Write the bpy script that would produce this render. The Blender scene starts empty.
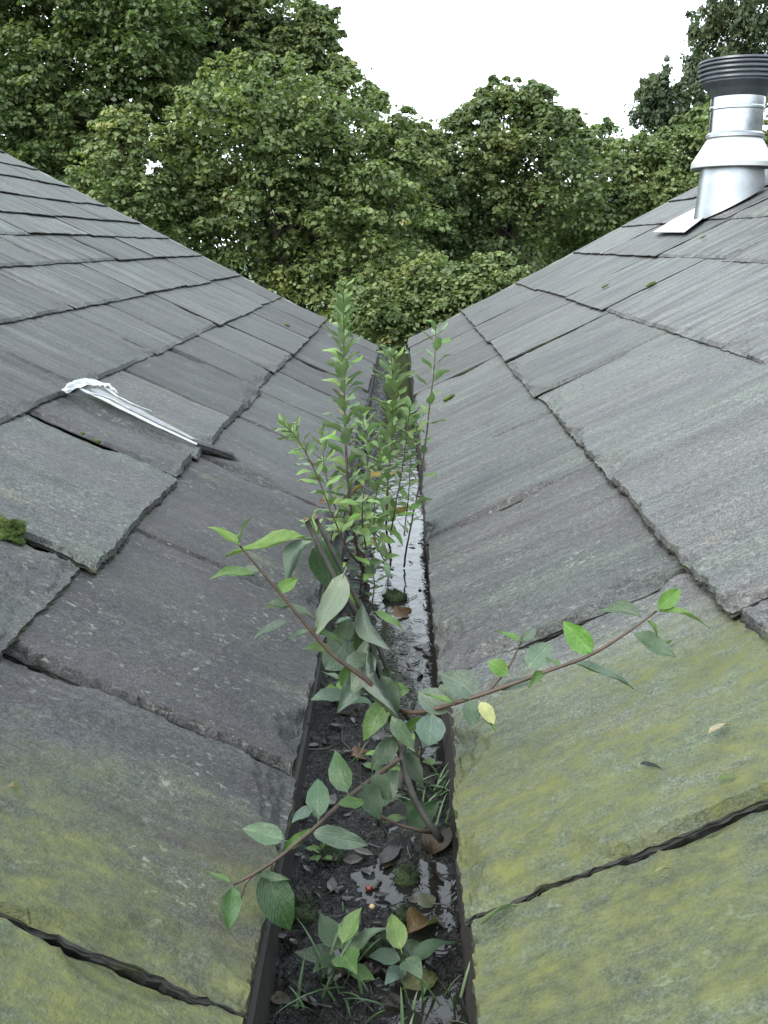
import bpy, math, random
import numpy as np
from mathutils import Vector, Matrix, Euler, noise

random.seed(7)
rng = np.random.default_rng(7)
S = bpy.context.scene
C = S.collection
H = 0.80                      # camera height above the slate edge of the gutter
F = 1000.0                    # focal length in photo pixels
PITCH = math.atan(267.0 / F)
YAW = math.atan(14.0 / F)

# ------------------------------------------------------------------ camera
cd = bpy.data.cameras.new('camera')
cam = bpy.data.objects.new('camera', cd)
C.objects.link(cam)
cam.location = (0, 0, H)
cam.rotation_euler = (math.pi / 2 - PITCH, 0, YAW)
cd.sensor_fit = 'VERTICAL'
cd.sensor_height = 36.0
cd.lens = F / 1024.0 * 36.0
cd.clip_start = 0.02
cd.clip_end = 3000
S.camera = cam
S.render.resolution_x = 768
S.render.resolution_y = 1024

# ------------------------------------------------------------------ sky, sun, exposure
W = bpy.data.worlds.new('World')
S.world = W
W.use_nodes = True
wn = W.node_tree.nodes
wl = W.node_tree.links
SUN_EL, SUN_AZ = math.radians(36), math.radians(228)
sky = wn.new('ShaderNodeTexSky')
sky.sky_type = 'NISHITA'
sky.sun_disc = False
sky.sun_elevation = SUN_EL
sky.sun_rotation = SUN_AZ
mixw = wn.new('ShaderNodeMix')
mixw.data_type = 'RGBA'
mixw.inputs[0].default_value = 0.86
wl.new(sky.outputs[0], mixw.inputs[6])
mixw.inputs[7].default_value = (14.1, 15.7, 16.9, 1)        # overcast cloud cover
wn['Background'].inputs[1].default_value = 0.10
wl.new(mixw.outputs[2], wn['Background'].inputs[0])

sd = bpy.data.lights.new('sun', 'SUN')
sd.energy = 2.4
sd.angle = math.radians(25)
sd.color = (1.0, 0.96, 0.9)
sun = bpy.data.objects.new('sun', sd)
C.objects.link(sun)
sdir = Vector((math.sin(SUN_AZ) * math.cos(SUN_EL), math.cos(SUN_AZ) * math.cos(SUN_EL), math.sin(SUN_EL)))
sun.rotation_euler = sdir.to_track_quat('Z', 'Y').to_euler()
S.view_settings.view_transform = 'Standard'
S.view_settings.look = 'None'
S.view_settings.exposure = 1.08
S.view_settings.gamma = 1.0
S.cycles.max_bounces = 6

# ------------------------------------------------------------------ helpers
CM = Matrix.Translation(cam.location) @ Euler(cam.rotation_euler).to_matrix().to_4x4()
CR = CM.to_3x3()

def ray(u, v):
    return CR @ Vector(((u - 384) / F, -(v - 512) / F, -1.0))

def at(u, v, D):
    """world point seen at photo pixel u,v at depth D (metres)"""
    return Vector(cam.location) + ray(u, v) * D

def on_plane(u, v, p, n):
    r = ray(u, v)
    t = (p - Vector(cam.location)).dot(n) / r.dot(n)
    return Vector(cam.location) + r * t

def N1(x, y=0.0, z=0.0):
    return noise.noise(Vector((x, y, z)))

def link(o, parent=None):
    C.objects.link(o)
    if parent is not None:
        o.parent = parent
    return o

def tag(o, label=None, cat=None, group=None, kind=None):
    if label: o['label'] = label
    if cat: o['category'] = cat
    if group: o['group'] = group
    if kind: o['kind'] = kind
    return o

def thing(name, label, cat, loc=(0, 0, 0), group=None):
    o = bpy.data.objects.new(name, None)
    o.empty_display_size = 0.1
    o.location = loc
    link(o)
    return tag(o, label, cat, group)

def mesh_of(name, V, Fc, mat=None, smooth=True):
    m = bpy.data.meshes.new(name)
    m.from_pydata([tuple(v) for v in V], [], Fc)
    if mat: m.materials.append(mat)
    if smooth:
        m.polygons.foreach_set('use_smooth', [True] * len(m.polygons))
    m.update()
    return m

def part(name, mesh, parent=None, world=True):
    """mesh is in world coordinates; parent is an unrotated empty"""
    o = bpy.data.objects.new(name, mesh)
    link(o, parent)
    if parent is not None and world:
        p = parent
        t = Vector((0, 0, 0))
        while p is not None:
            t += p.location
            p = p.parent
        o.location = -t
    return o

class MB:
    def __init__(self):
        self.V = []; self.F = []
    def add(self, V, Fc):
        k = len(self.V)
        self.V += [tuple(v) for v in V]
        self.F += [tuple(i + k for i in f) for f in Fc]
    def box(self, x0, x1, y0, y1, z0, z1):
        V = [(x, y, z) for x in (x0, x1) for y in (y0, y1) for z in (z0, z1)]
        self.add(V, [(0, 1, 3, 2), (4, 6, 7, 5), (0, 4, 5, 1), (2, 3, 7, 6), (0, 2, 6, 4), (1, 5, 7, 3)])
    def tube(self, pts, rad, n=6, cap=True):
        pts = [Vector(p) for p in pts]
        V = []; Fc = []
        up = Vector((0.31, 0.17, 0.93)).normalized()
        for i, p in enumerate(pts):
            t = (pts[min(i + 1, len(pts) - 1)] - pts[max(i - 1, 0)]).normalized()
            a = t.cross(up)
            if a.length < 0.1: a = t.cross(Vector((1, 0, 0)))
            a.normalize(); b = a.cross(t)
            r = rad[i] if hasattr(rad, '__len__') else rad
            for k in range(n):
                w = 2 * math.pi * k / n
                V.append(p + a * (r * math.cos(w)) + b * (r * math.sin(w)))
        for i in range(len(pts) - 1):
            for k in range(n):
                Fc.append((i * n + k, i * n + (k + 1) % n, (i + 1) * n + (k + 1) % n, (i + 1) * n + k))
        if cap:
            Fc.append(tuple(range(n)))
            Fc.append(tuple(reversed(range((len(pts) - 1) * n, len(pts) * n))))
        self.add(V, Fc)
    def lathe(self, c, prof, n=40):
        for (r0, z0), (r1, z1) in zip(prof, prof[1:]):       # every band has its own rings, so that its rims stay sharp
            V = []; Fc = []
            for (r, z) in ((r0, z0), (r1, z1)):
                for k in range(n):
                    w = 2 * math.pi * k / n
                    V.append((c[0] + r * math.cos(w), c[1] + r * math.sin(w), c[2] + z))
            for k in range(n):
                Fc.append((k, (k + 1) % n, n + (k + 1) % n, n + k))
            self.add(V, Fc)
    def mesh(self, name, mat, smooth=True):
        return mesh_of(name, self.V, self.F, mat, smooth)

def spline(pts, n=6):
    """Catmull-Rom through pts"""
    P = [Vector(p) for p in pts]
    P = [P[0] * 2 - P[1]] + P + [P[-1] * 2 - P[-2]]
    out = []
    for i in range(1, len(P) - 2):
        for k in range(n):
            t = k / n
            a, b, c, d = P[i - 1], P[i], P[i + 1], P[i + 2]
            out.append(0.5 * ((2 * b) + (c - a) * t + (2 * a - 5 * b + 4 * c - d) * t * t + (3 * b - a - 3 * c + d) * t ** 3))
    out.append(P[-2])
    return out

# ------------------------------------------------------------------ materials
class NT:
    def __init__(self, name):
        self.m = bpy.data.materials.new(name)
        self.m.use_nodes = True
        self.t = self.m.node_tree
        self.b = self.t.nodes['Principled BSDF']
    def n(self, typ, **kw):
        x = self.t.nodes.new(typ)
        for k, v in kw.items(): setattr(x, k, v)
        return x
    def l(self, a, b): self.t.links.new(a, b)
    def noise(self, vec, scale, detail=4, rough=0.6, dist=0.0):
        x = self.n('ShaderNodeTexNoise')
        x.inputs['Scale'].default_value = scale
        x.inputs['Detail'].default_value = detail
        x.inputs['Roughness'].default_value = rough
        x.inputs['Distortion'].default_value = dist
        if vec is not None: self.l(vec, x.inputs['Vector'])
        return x.outputs['Fac']
    def ramp(self, fac, *stops):
        x = self.n('ShaderNodeValToRGB')
        e = x.color_ramp.elements
        while len(e) < len(stops): e.new(0.5)
        for el, (p, c) in zip(e, stops):
            el.position = p
            el.color = (c, c, c, 1) if not hasattr(c, '__len__') else (*c, 1)
        self.l(fac, x.inputs[0])
        return x.outputs[0]
    def math(self, op, a, b=None, clamp=False):
        x = self.n('ShaderNodeMath', operation=op, use_clamp=clamp)
        for i, q in enumerate((a, b)):
            if q is None: continue
            if isinstance(q, (int, float)): x.inputs[i].default_value = q
            else: self.l(q, x.inputs[i])
        return x.outputs[0]
    def mix(self, fac, a, b, blend='MIX'):
        x = self.n('ShaderNodeMix', data_type='RGBA', blend_type=blend)
        for i, q in ((0, fac), (6, a), (7, b)):
            if isinstance(q, (int, float)): x.inputs[i].default_value = q
            elif isinstance(q, tuple): x.inputs[i].default_value = (*q, 1)
            else: self.l(q, x.inputs[i])
        return x.outputs[2]
    def mapping(self, vec, scale=(1, 1, 1), loc=None):
        x = self.n('ShaderNodeMapping')
        x.inputs['Scale'].default_value = scale
        self.l(vec, x.inputs['Vector'])
        return x.outputs[0]
    def bump(self, h, strength=0.5, dist=0.01, prev=None):
        x = self.n('ShaderNodeBump')
        x.inputs['Strength'].default_value = strength
        x.inputs['Distance'].default_value = dist
        self.l(h, x.inputs['Height'])
        if prev is not None: self.l(prev, x.inputs['Normal'])
        return x.outputs[0]

def simple(name, col, rough=0.6, metal=0.0, var=0.25, scale=20, bump=0.3, bdist=0.002, spec=None):
    k = NT(name)
    tc = k.n('ShaderNodeTexCoord').outputs['Object']
    f = k.noise(tc, scale, 5, 0.65)
    lo = tuple(c * (1 - var) for c in col); hi = tuple(min(1, c * (1 + var)) for c in col)
    k.l(k.ramp(f, (0.3, lo), (0.7, hi)), k.b.inputs['Base Color'])
    k.b.inputs['Roughness'].default_value = rough
    k.b.inputs['Metallic'].default_value = metal
    if spec is not None: k.b.inputs['Specular IOR Level'].default_value = spec
    if bump: k.l(k.bump(f, bump, bdist), k.b.inputs['Normal'])
    return k.m

def slate_material():
    """object colour: r = purple..grey-green, g = where algae stops (world y / 4), b = lichen, a = shade of this slate"""
    k = NT('weathered_slate')
    tc = k.n('ShaderNodeTexCoord').outputs['Object']
    oi = k.n('ShaderNodeObjectInfo')
    off = k.n('ShaderNodeVectorMath', operation='SCALE')
    comb = k.n('ShaderNodeCombineXYZ')
    k.l(oi.outputs['Random'], comb.inputs[0]); k.l(oi.outputs['Random'], comb.inputs[1])
    comb.inputs[2].default_value = 0.3
    k.l(comb.outputs[0], off.inputs[0]); off.inputs['Scale'].default_value = 37.0
    add = k.n('ShaderNodeVectorMath', operation='ADD')
    k.l(tc, add.inputs[0]); k.l(off.outputs[0], add.inputs[1])
    v = add.outputs[0]
    sep = k.n('ShaderNodeSeparateColor'); k.l(oi.outputs['Color'], sep.inputs[0])
    tint, alg, lich, shade = sep.outputs[0], sep.outputs[1], sep.outputs[2], oi.outputs['Alpha']
    streak = k.noise(k.mapping(v, (26, 1.6, 5)), 1.0, 6, 0.62, 0.4)          # rain streaks run down the slope
    streak2 = k.noise(k.mapping(v, (7, 0.9, 5)), 1.0, 4, 0.6, 0.3)
    blot = k.noise(v, 5.5, 5, 0.6)
    grain = k.noise(v, 260, 3, 0.7)
    grain2 = k.noise(k.mapping(v, (1.0, 0.7, 1)), 90, 5, 0.75)
    base = k.mix(tint, (0.0285, 0.0270, 0.0278), (0.083, 0.088, 0.083))
    sf = k.math('ADD', k.math('MULTIPLY', k.math('SUBTRACT', k.ramp(streak, (0.36, 0.0), (0.64, 1.0)), 0.5), k.math('SUBTRACT', 1.15, lich)), 0.5, True)
    c = k.mix(sf, k.mix(1.0, base, (0.42, 0.40, 0.43), 'MULTIPLY'), k.mix(1.0, base, (1.50, 1.56, 1.48), 'MULTIPLY'))
    c = k.mix(k.ramp(streak2, (0.40, 0.0), (0.66, 0.55)), c, k.mix(1.0, c, (1.30, 1.38, 1.32), 'MULTIPLY'))
    c = k.mix(k.ramp(blot, (0.38, 0.6), (0.6, 0.0)), c, k.mix(1.0, c, (0.72, 0.69, 0.76), 'MULTIPLY'))
    big = k.noise(k.mapping(v, (2.2, 1.1, 1)), 1.6, 4, 0.6, 0.8)
    c = k.mix(k.ramp(big, (0.46, 0.0), (0.62, 0.85)), c, k.mix(1.0, c, (1.06, 0.94, 0.98), 'MULTIPLY'))
    c = k.mix(k.ramp(big, (0.30, 0.8), (0.46, 0.0)), c, k.mix(1.0, c, (1.12, 1.17, 1.04), 'MULTIPLY'))
    warm = k.noise(k.mapping(v, (9, 2.5, 1)), 1.0, 5, 0.65)
    c = k.mix(k.ramp(warm, (0.60, 0.0), (0.74, 0.55)), c, (0.105, 0.100, 0.062))
    c = k.mix(1.0, c, k.ramp(grain, (0.38, 0.45), (0.62, 1.55)), 'MULTIPLY')
    c = k.mix(1.0, c, k.ramp(grain2, (0.36, 0.62), (0.64, 1.36)), 'MULTIPLY')
    sh = k.n('ShaderNodeCombineColor')
    for i in range(3): k.l(shade, sh.inputs[i])
    c = k.mix(1.0, c, sh.outputs[0], 'MULTIPLY')
    # pale lichen flecks
    fl = k.noise(k.mapping(v, (1, 0.6, 1)), 88, 4, 0.6)
    flm = k.noise(v, 7, 3, 0.5)
    lf = k.math('MULTIPLY', k.ramp(fl, (0.60, 0.0), (0.66, 1.0)), k.ramp(flm, (0.42, 0.0), (0.58, 1.0)))
    lf = k.math('MULTIPLY', lf, lich, True)
    c = k.mix(k.math('MULTIPLY', lf, 0.75), c, (0.17, 0.18, 0.15))
    # algae film on the end of the roof near the window, edge broken by noise
    geo = k.n('ShaderNodeNewGeometry'); sp = k.n('ShaderNodeSeparateXYZ'); k.l(geo.outputs['Position'], sp.inputs[0])
    lim = k.math('MULTIPLY', alg, 4.0)
    d = k.math('SUBTRACT', lim, sp.outputs[1])
    nb = k.noise(geo.outputs['Position'], 4.5, 4, 0.6)
    d = k.math('ADD', d, k.math('MULTIPLY', k.math('SUBTRACT', nb, 0.5), 0.75))
    zone = k.ramp(k.math('MULTIPLY', d, 1.0), (0.0, 0.0), (0.32, 1.0))
    an = k.noise(k.mapping(v, (1.5, 0.8, 1)), 8.5, 6, 0.68, 0.5)
    an2 = k.noise(k.mapping(v, (1.0, 0.6, 1)), 42, 4, 0.65)
    af = k.math('MULTIPLY', zone, k.math('ADD', k.math('MULTIPLY', k.ramp(an, (0.32, 0.22), (0.60, 1.0)), 0.68), k.math('MULTIPLY', k.ramp(an2, (0.35, 0.0), (0.65, 1.0)), 0.36)), True)
    acol = k.mix(k.ramp(an2, (0.35, 0.0), (0.7, 1.0)), (0.050, 0.059, 0.020), (0.097, 0.104, 0.032))
    c = k.mix(af, k.mix(zone, c, k.mix(1.0, c, (1.05, 1.22, 1.05), 'MULTIPLY')), acol)
    k.l(c, k.b.inputs['Base Color'])
    k.l(k.ramp(streak2, (0.3, 0.52), (0.7, 0.72)), k.b.inputs['Roughness'])
    k.b.inputs['Specular IOR Level'].default_value = 0.28
    b1 = k.bump(k.noise(k.mapping(v, (1, 0.5, 1)), 26, 6, 0.7), 0.6, 0.006)
    b2 = k.bump(grain2, 0.45, 0.0035, b1)
    b3 = k.bump(grain, 0.4, 0.0015, b2)
    b4 = k.bump(k.math('MULTIPLY', af, k.noise(v, 60, 5, 0.75)), 0.8, 0.006, b3)
    k.l(b4, k.b.inputs['Normal'])
    return k.m

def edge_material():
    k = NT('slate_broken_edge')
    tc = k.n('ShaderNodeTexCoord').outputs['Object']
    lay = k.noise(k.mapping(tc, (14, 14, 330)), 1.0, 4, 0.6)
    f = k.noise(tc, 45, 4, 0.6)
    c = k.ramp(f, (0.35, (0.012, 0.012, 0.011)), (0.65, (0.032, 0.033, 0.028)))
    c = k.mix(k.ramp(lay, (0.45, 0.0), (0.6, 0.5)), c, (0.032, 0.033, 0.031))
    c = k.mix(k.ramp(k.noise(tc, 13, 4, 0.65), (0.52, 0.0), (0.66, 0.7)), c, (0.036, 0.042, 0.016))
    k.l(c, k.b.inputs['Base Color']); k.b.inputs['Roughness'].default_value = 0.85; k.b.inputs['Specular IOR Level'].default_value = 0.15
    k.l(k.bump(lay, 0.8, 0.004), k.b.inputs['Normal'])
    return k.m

def leaf_material():
    k = NT('willow_leaf')
    oi = k.n('ShaderNodeObjectInfo')
    tc = k.n('ShaderNodeTexCoord').outputs['Object']
    geo = k.n('ShaderNodeNewGeometry')
    sp = k.n('ShaderNodeSeparateXYZ'); k.l(tc, sp.inputs[0])
    ax = k.math('ABSOLUTE', sp.outputs[0])
    # side veins and midrib
    ph = k.math('ADD', k.math('MULTIPLY', sp.outputs[1], 62.0), k.math('MULTIPLY', ax, -75.0))
    vein = k.math('SINE', ph)
    vf = k.ramp(vein, (0.80, 0.0), (1.0, 0.07))
    rib = k.ramp(ax, (0.010, 0.6), (0.022, 0.0))
    nz = k.noise(tc, 9, 4, 0.6)
    col = k.mix(1.0, oi.outputs['Color'], k.ramp(nz, (0.3, (0.72, 0.78, 0.72)), (0.7, (1.2, 1.15, 1.1))), 'MULTIPLY')
    col = k.mix(vf, col, k.mix(1.0, col, (1.45, 1.4, 1.3), 'MULTIPLY'))
    col = k.mix(rib, col, k.mix(1.0, col, (1.9, 1.75, 1.5), 'MULTIPLY'))
    spots = k.ramp(k.noise(tc, 22, 2, 0.5), (0.70, 0.0), (0.75, 0.8))
    col = k.mix(spots, col, (0.09, 0.055, 0.025))
    under = k.mix(0.55, col, (0.12, 0.15, 0.115))
    col = k.mix(geo.outputs['Backfacing'], col, under)
    k.l(col, k.b.inputs['Base Color'])
    k.b.inputs['Roughness'].default_value = 0.42
    k.b.inputs['Specular IOR Level'].default_value = 0.4
    k.l(k.bump(k.math('ADD', k.math('MULTIPLY', vein, 0.07), nz), 0.25, 0.012), k.b.inputs['Normal'])
    tr = k.n('ShaderNodeBsdfTranslucent'); k.l(k.mix(1.0, col, (1.1, 1.3, 0.6), 'MULTIPLY'), tr.inputs['Color'])
    ms = k.n('ShaderNodeMixShader'); ms.inputs[0].default_value = 0.28
    k.l(k.b.outputs[0], ms.inputs[1]); k.l(tr.outputs[0], ms.inputs[2])
    k.l(ms.outputs[0], k.t.nodes['Material Output'].inputs['Surface'])
    return k.m

def crown_material(name, dark, mid, light, warm):
    k = NT(name)
    at_ = k.n('ShaderNodeAttribute', attribute_name='var')
    geo = k.n('ShaderNodeNewGeometry')
    base = k.ramp(at_.outputs['Fac'], (0.0, dark), (0.45, mid), (0.85, light), (1.0, warm))
    nz = k.noise(geo.outputs['Position'], 0.9, 3, 0.5)
    col = k.mix(k.ramp(nz, (0.52, 0.0), (0.70, 0.55)), base, k.mix(1.0, base, (1.45, 1.18, 0.85), 'MULTIPLY'))
    k.l(col, k.b.inputs['Base Color'])
    k.b.inputs['Roughness'].default_value = 0.5
    k.b.inputs['Specular IOR Level'].default_value = 0.4
    tr = k.n('ShaderNodeBsdfTranslucent'); k.l(k.mix(1.0, col, (1.1, 1.25, 0.6), 'MULTIPLY'), tr.inputs['Color'])
    ms = k.n('ShaderNodeMixShader'); ms.inputs[0].default_value = 0.42
    k.l(k.b.outputs[0], ms.inputs[1]); k.l(tr.outputs[0], ms.inputs[2])
    k.l(ms.outputs[0], k.t.nodes['Material Output'].inputs['Surface'])
    return k.m

def silt_material():
    k = NT('wet_silt')
    tc = k.n('ShaderNodeTexCoord').outputs['Object']
    a = k.noise(tc, 28, 5, 0.65); b = k.noise(tc, 120, 4, 0.7); c = k.noise(tc, 7, 3)
    col = k.ramp(a, (0.3, (0.004, 0.004, 0.004)), (0.6, (0.009, 0.008, 0.007)), (0.8, (0.022, 0.017, 0.012)))
    col = k.mix(k.ramp(c, (0.55, 0.0), (0.72, 0.6)), col, (0.012, 0.018, 0.007))
    k.l(col, k.b.inputs['Base Color'])
    k.l(k.ramp(c, (0.35, 0.10), (0.65, 0.30)), k.b.inputs['Roughness'])
    n1 = k.bump(a, 1.0, 0.045); n2 = k.bump(b, 1.0, 0.012, n1)
    vo = k.n('ShaderNodeTexVoronoi'); vo.inputs['Scale'].default_value = 95
    k.l(tc, vo.inputs['Vector'])
    n3 = k.bump(vo.outputs['Distance'], 0.45, 0.008, n2)
    k.l(n3, k.b.inputs['Normal'])
    k.b.inputs['Specular IOR Level'].default_value = 0.45
    return k.m

def water_material():
    k = NT('gutter_water')
    tc = k.n('ShaderNodeTexCoord').outputs['Object']
    k.b.inputs['Base Color'].default_value = (0.012, 0.012, 0.011, 1)
    k.b.inputs['Roughness'].default_value = 0.04
    k.b.inputs['IOR'].default_value = 1.42
    n = k.bump(k.noise(k.mapping(tc, (1, 0.8, 1)), 22, 3, 0.5, 0.5), 0.32, 0.007)
    n = k.bump(k.noise(tc, 90, 3, 0.6), 0.15, 0.002, n)
    k.l(n, k.b.inputs['Normal'])
    return k.m

M_slate = slate_material()
M_leaf = leaf_material()
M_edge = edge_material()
M_silt = silt_material()
M_water = water_material()
M_deck = simple('roof_boarding', (0.0174, 0.0151, 0.0128), 0.9)
M_board = simple('rotten_gutter_board', (0.0090, 0.0070, 0.0055), 0.7, scale=30, bump=0.6, bdist=0.005, var=0.5)
M_lead = simple('lead_lining', (0.09, 0.09, 0.10), 0.55)
M_verge = simple('verge_strip', (0.1479, 0.1528, 0.1430), 0.9, scale=40, bump=0.7, bdist=0.004)
M_stem = simple('willow_bark', (0.0435, 0.0261, 0.0162), 0.6, scale=60, var=0.4)
M_oldstem = simple('grey_bark', (0.0209, 0.0197, 0.0139), 0.7, scale=60, var=0.5, bump=0.6)
M_cut = simple('cut_wood', (0.1276, 0.0696, 0.0406), 0.8)
M_steel = simple('galvanised_steel', (0.44, 0.46, 0.48), 0.22, 1.0, var=0.25, scale=14, bump=0.08)
M_white = simple('pale_aluminium', (0.3910, 0.3995, 0.3910), 0.5, 0.2, var=0.16, scale=9, bump=0.15)
M_alu = simple('dull_aluminium', (0.42, 0.44, 0.455), 0.36, 0.85, var=0.14, scale=9, bump=0.15)
M_cap = simple('grey_cap', (0.065, 0.072, 0.080), 0.42, 0.5, var=0.2)
M_band = simple('silver_band', (0.19, 0.195, 0.20), 0.45, 0.3, var=0.3, scale=30, bump=0.4)
M_tape = simple('white_strip', (0.3400, 0.3485, 0.3485), 0.5, 0, var=0.10, scale=40, bump=0.4)
M_moss = simple('moss', (0.0467, 0.0782, 0.0085), 0.9, 0, var=0.6, scale=140, bump=1.0, bdist=0.008)
M_darkmoss = simple('dark_moss', (0.0192, 0.0348, 0.0087), 0.9, 0, var=0.6, scale=140, bump=1.0, bdist=0.008)
M_trunk = simple('tree_bark', (0.0348, 0.0290, 0.0220), 0.9, 0, var=0.4, scale=8, bump=0.8, bdist=0.03)
M_grass = simple('grass_blade', (0.0370, 0.0739, 0.0222), 0.5, 0, var=0.4, scale=5, bump=0)
M_litter = simple('rotting_leaves', (0.0104, 0.0060, 0.0032), 0.35, 0, var=0.7, scale=12, bump=0.3)
M_ground = simple('lawn', (0.045, 0.075, 0.022), 0.95, 0, var=0.5, scale=2.5, bump=0.6, bdist=0.05)
M_wall = simple('rubble_wall', (0.1392, 0.1276, 0.1102), 0.9, 0, var=0.4, scale=4, bump=0.8, bdist=0.03)

# ------------------------------------------------------------------ ground
GZ = -3.4
gm = MB()
gm.add([(-600, -600, GZ), (600, -600, GZ), (600, 900, GZ), (-600, 900, GZ)], [(0, 1, 2, 3)])
tag(part('ground', gm.mesh('ground', M_ground, False)), kind='structure')

# ------------------------------------------------------------------ roofs
XL, XR = -0.2086 * H, 0.109 * H
PHI_L, PHI_R = math.radians(27.3), math.radians(28.0)

def frame(side):
    """roof frame: origin on gutter edge, a = along +y, b = up slope, n = outward normal"""
    phi = PHI_L if side < 0 else PHI_R
    b = Vector((side * math.cos(phi), 0, math.sin(phi)))
    n = Vector((-side * math.sin(phi), 0, math.cos(phi)))
    o = Vector((XL if side < 0 else XR, 0, 0)) - n * 0.038      # slate tops lie about 38 mm above the boarding
    return o, b, n

def roof_pt(side, y, s, up=0.0):
    o, b, n = frame(side)
    return o + Vector((0, y, 0)) + b * s + n * up

def on_roof(side, u, v, up=0.02):
    o, b, n = frame(side)
    return on_plane(u, v, o + n * up, n)

def slate_mesh(Wd, L, th, cell, seed, side, rough=1.0, bed=0.003):
    """local x = along the gutter, y = up the slope (0 at the tail), z = outward. Broken, layered edges."""
    na = max(3, int(Wd / cell)); nb = max(3, int(L / cell))
    if cell > 0.06: na = max(3, min(na, 8)); nb = 3
    V = []; q = seed * 17.31
    # grid lines crowd towards the edges so that chipped edges get detail
    def grade(t):
        return t - 0.45 * math.sin(2 * math.pi * t) / (2 * math.pi)
    fine = cell < 0.03
    for j in range(nb + 1):
        tb = grade(j / nb); b = L * tb
        for i in range(na + 1):
            ta = grade(i / na); a = Wd * ta
            z = 0.0018 * N1(a * 4 + q, b * 4) + 0.0014 * N1(a * 16 + q, b * 9, 3)
            st = N1(a * 5 + q, b * 1.7 + q, 7.0)
            if st > 0.22: z -= 0.0022
            # outline
            tj = (0.009 * N1(a * 3 + q, 1.5) + 0.005 * N1(a * 11 + q, 2.5) + 0.004 * N1(a * 37 + q, 9.5) + 0.003 * N1(a * 95 + q, 5.5)) * rough
            s0 = (0.010 * N1(b * 4 + q, 3.5) + 0.006 * N1(b * 22 + q, 4.5) + 0.005 * N1(b * 58 + q, 4.9) + 0.003 * N1(b * 140 + q, 4.1)) * rough
            s1 = (0.010 * N1(b * 4 + q, 5.5) + 0.006 * N1(b * 22 + q, 6.5) + 0.005 * N1(b * 58 + q, 6.9) + 0.003 * N1(b * 140 + q, 6.1)) * rough
            bb = b + tj * math.exp(-b / 0.06)
            aa = a + s0 * math.exp(-a / 0.05) + s1 * math.exp(-(Wd - a) / 0.05)
            # chipped layers along the tail and the sides
            drop = 0.0
            w = 0.002 + 0.18 * max(0.0, N1(a * 4.5 + q, 8.5) - 0.10) + 0.008 * max(0, N1(a * 80 + q, 3.1)) + 0.014 * max(0, N1(a * 30 + q, 1.1))
            if b < w and fine:
                t = (1 - b / w)
                t = math.floor(t * 3.4 + 0.9 * N1(a * 25 + q, b * 40, 2.2) + 0.5) / 3.4
                drop = max(drop, min(0.85, max(0, t)) * th)
            for dist, kk in ((a, 11.5), (Wd - a, 12.5)):
                w2 = 0.002 + 0.17 * max(0.0, N1(b * 5 + q, kk) - 0.08) + 0.014 * max(0, N1(b * 28 + q, kk)) + 0.008 * max(0, N1(b * 80 + q, kk))
                if dist < w2 and fine:
                    t = (1 - dist / w2)
                    t = math.floor(t * 3 + 0.8 * N1(a * 40 + q, b * 25, 4.2) + 0.5) / 3
                    drop = max(drop, min(0.8, max(0, t)) * th)
            V.append((aa, bb, z - drop))
    idx = lambda i, j: j * (na + 1) + i
    Fc = []
    for j in range(nb):
        for i in range(na):
            f = (idx(i, j), idx(i + 1, j), idx(i + 1, j + 1), idx(i, j + 1))
            Fc.append(f)
    ring = [idx(i, 0) for i in range(na)] + [idx(na, j) for j in range(nb)] + [idx(i, nb) for i in range(na, 0, -1)] + [idx(0, j) for j in range(nb, 0, -1)]
    ntop = len(Fc)
    k = len(V); n = len(ring)
    cx, cy = Wd / 2, L / 2
    levels = ((0.55, 0.003), (1.0, -0.010)) if cell > 0.012 else ((0.16, 0.001), (0.20, -0.004), (0.42, 0.003), (0.48, -0.003), (0.75, 0.002), (1.0, -0.008))
    for lev, (fz, out) in enumerate(levels):          # split layers of the broken edge
        last = lev == len(levels) - 1
        for r_, vi in enumerate(ring):
            x, y, z = V[vi]
            jx = (N1(x * 23 + q, y * 23, lev * 3.3) + N1(x * 80 + q, y * 80, lev * 3.3)) * (0.004 if len(levels) == 2 else 0.005)
            ex = out + jx
            sx = (1 if x > Wd * 0.9 else (-1 if x < Wd * 0.1 else 0)); sy = (-1 if y < L * 0.1 else 0)
            zz = -th - bed if last else min(z - 0.002 - 0.0012 * lev, -th * fz * (1 + 0.25 * N1(x * 9, y * 9, lev)))
            V.append((x + sx * ex, y + sy * ex, min(zz, z - 0.0015 * (lev + 1))))
    for lev in range(len(levels)):
        a0 = ring if lev == 0 else list(range(k + (lev - 1) * n, k + lev * n))
        b0 = list(range(k + lev * n, k + lev * n + n))
        for r_ in range(n):
            r2 = (r_ + 1) % n
            Fc.append((a0[r_], b0[r_], b0[r2], a0[r2]))
    Fc.append(tuple(reversed(range(k + (len(levels) - 1) * n, k + len(levels) * n))))
    m = mesh_of('slate', V, Fc, M_slate, False)
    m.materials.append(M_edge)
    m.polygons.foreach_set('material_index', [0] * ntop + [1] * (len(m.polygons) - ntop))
    # smooth only the undamaged middle of the top
    sm = [False] * len(m.polygons)
    for p in range(ntop):
        i = p % na; j = p // na
        if 3 <= j and 2 <= i < na - 2: sm[p] = True
    m.polygons.foreach_set('use_smooth', sm)
    return m

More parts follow.
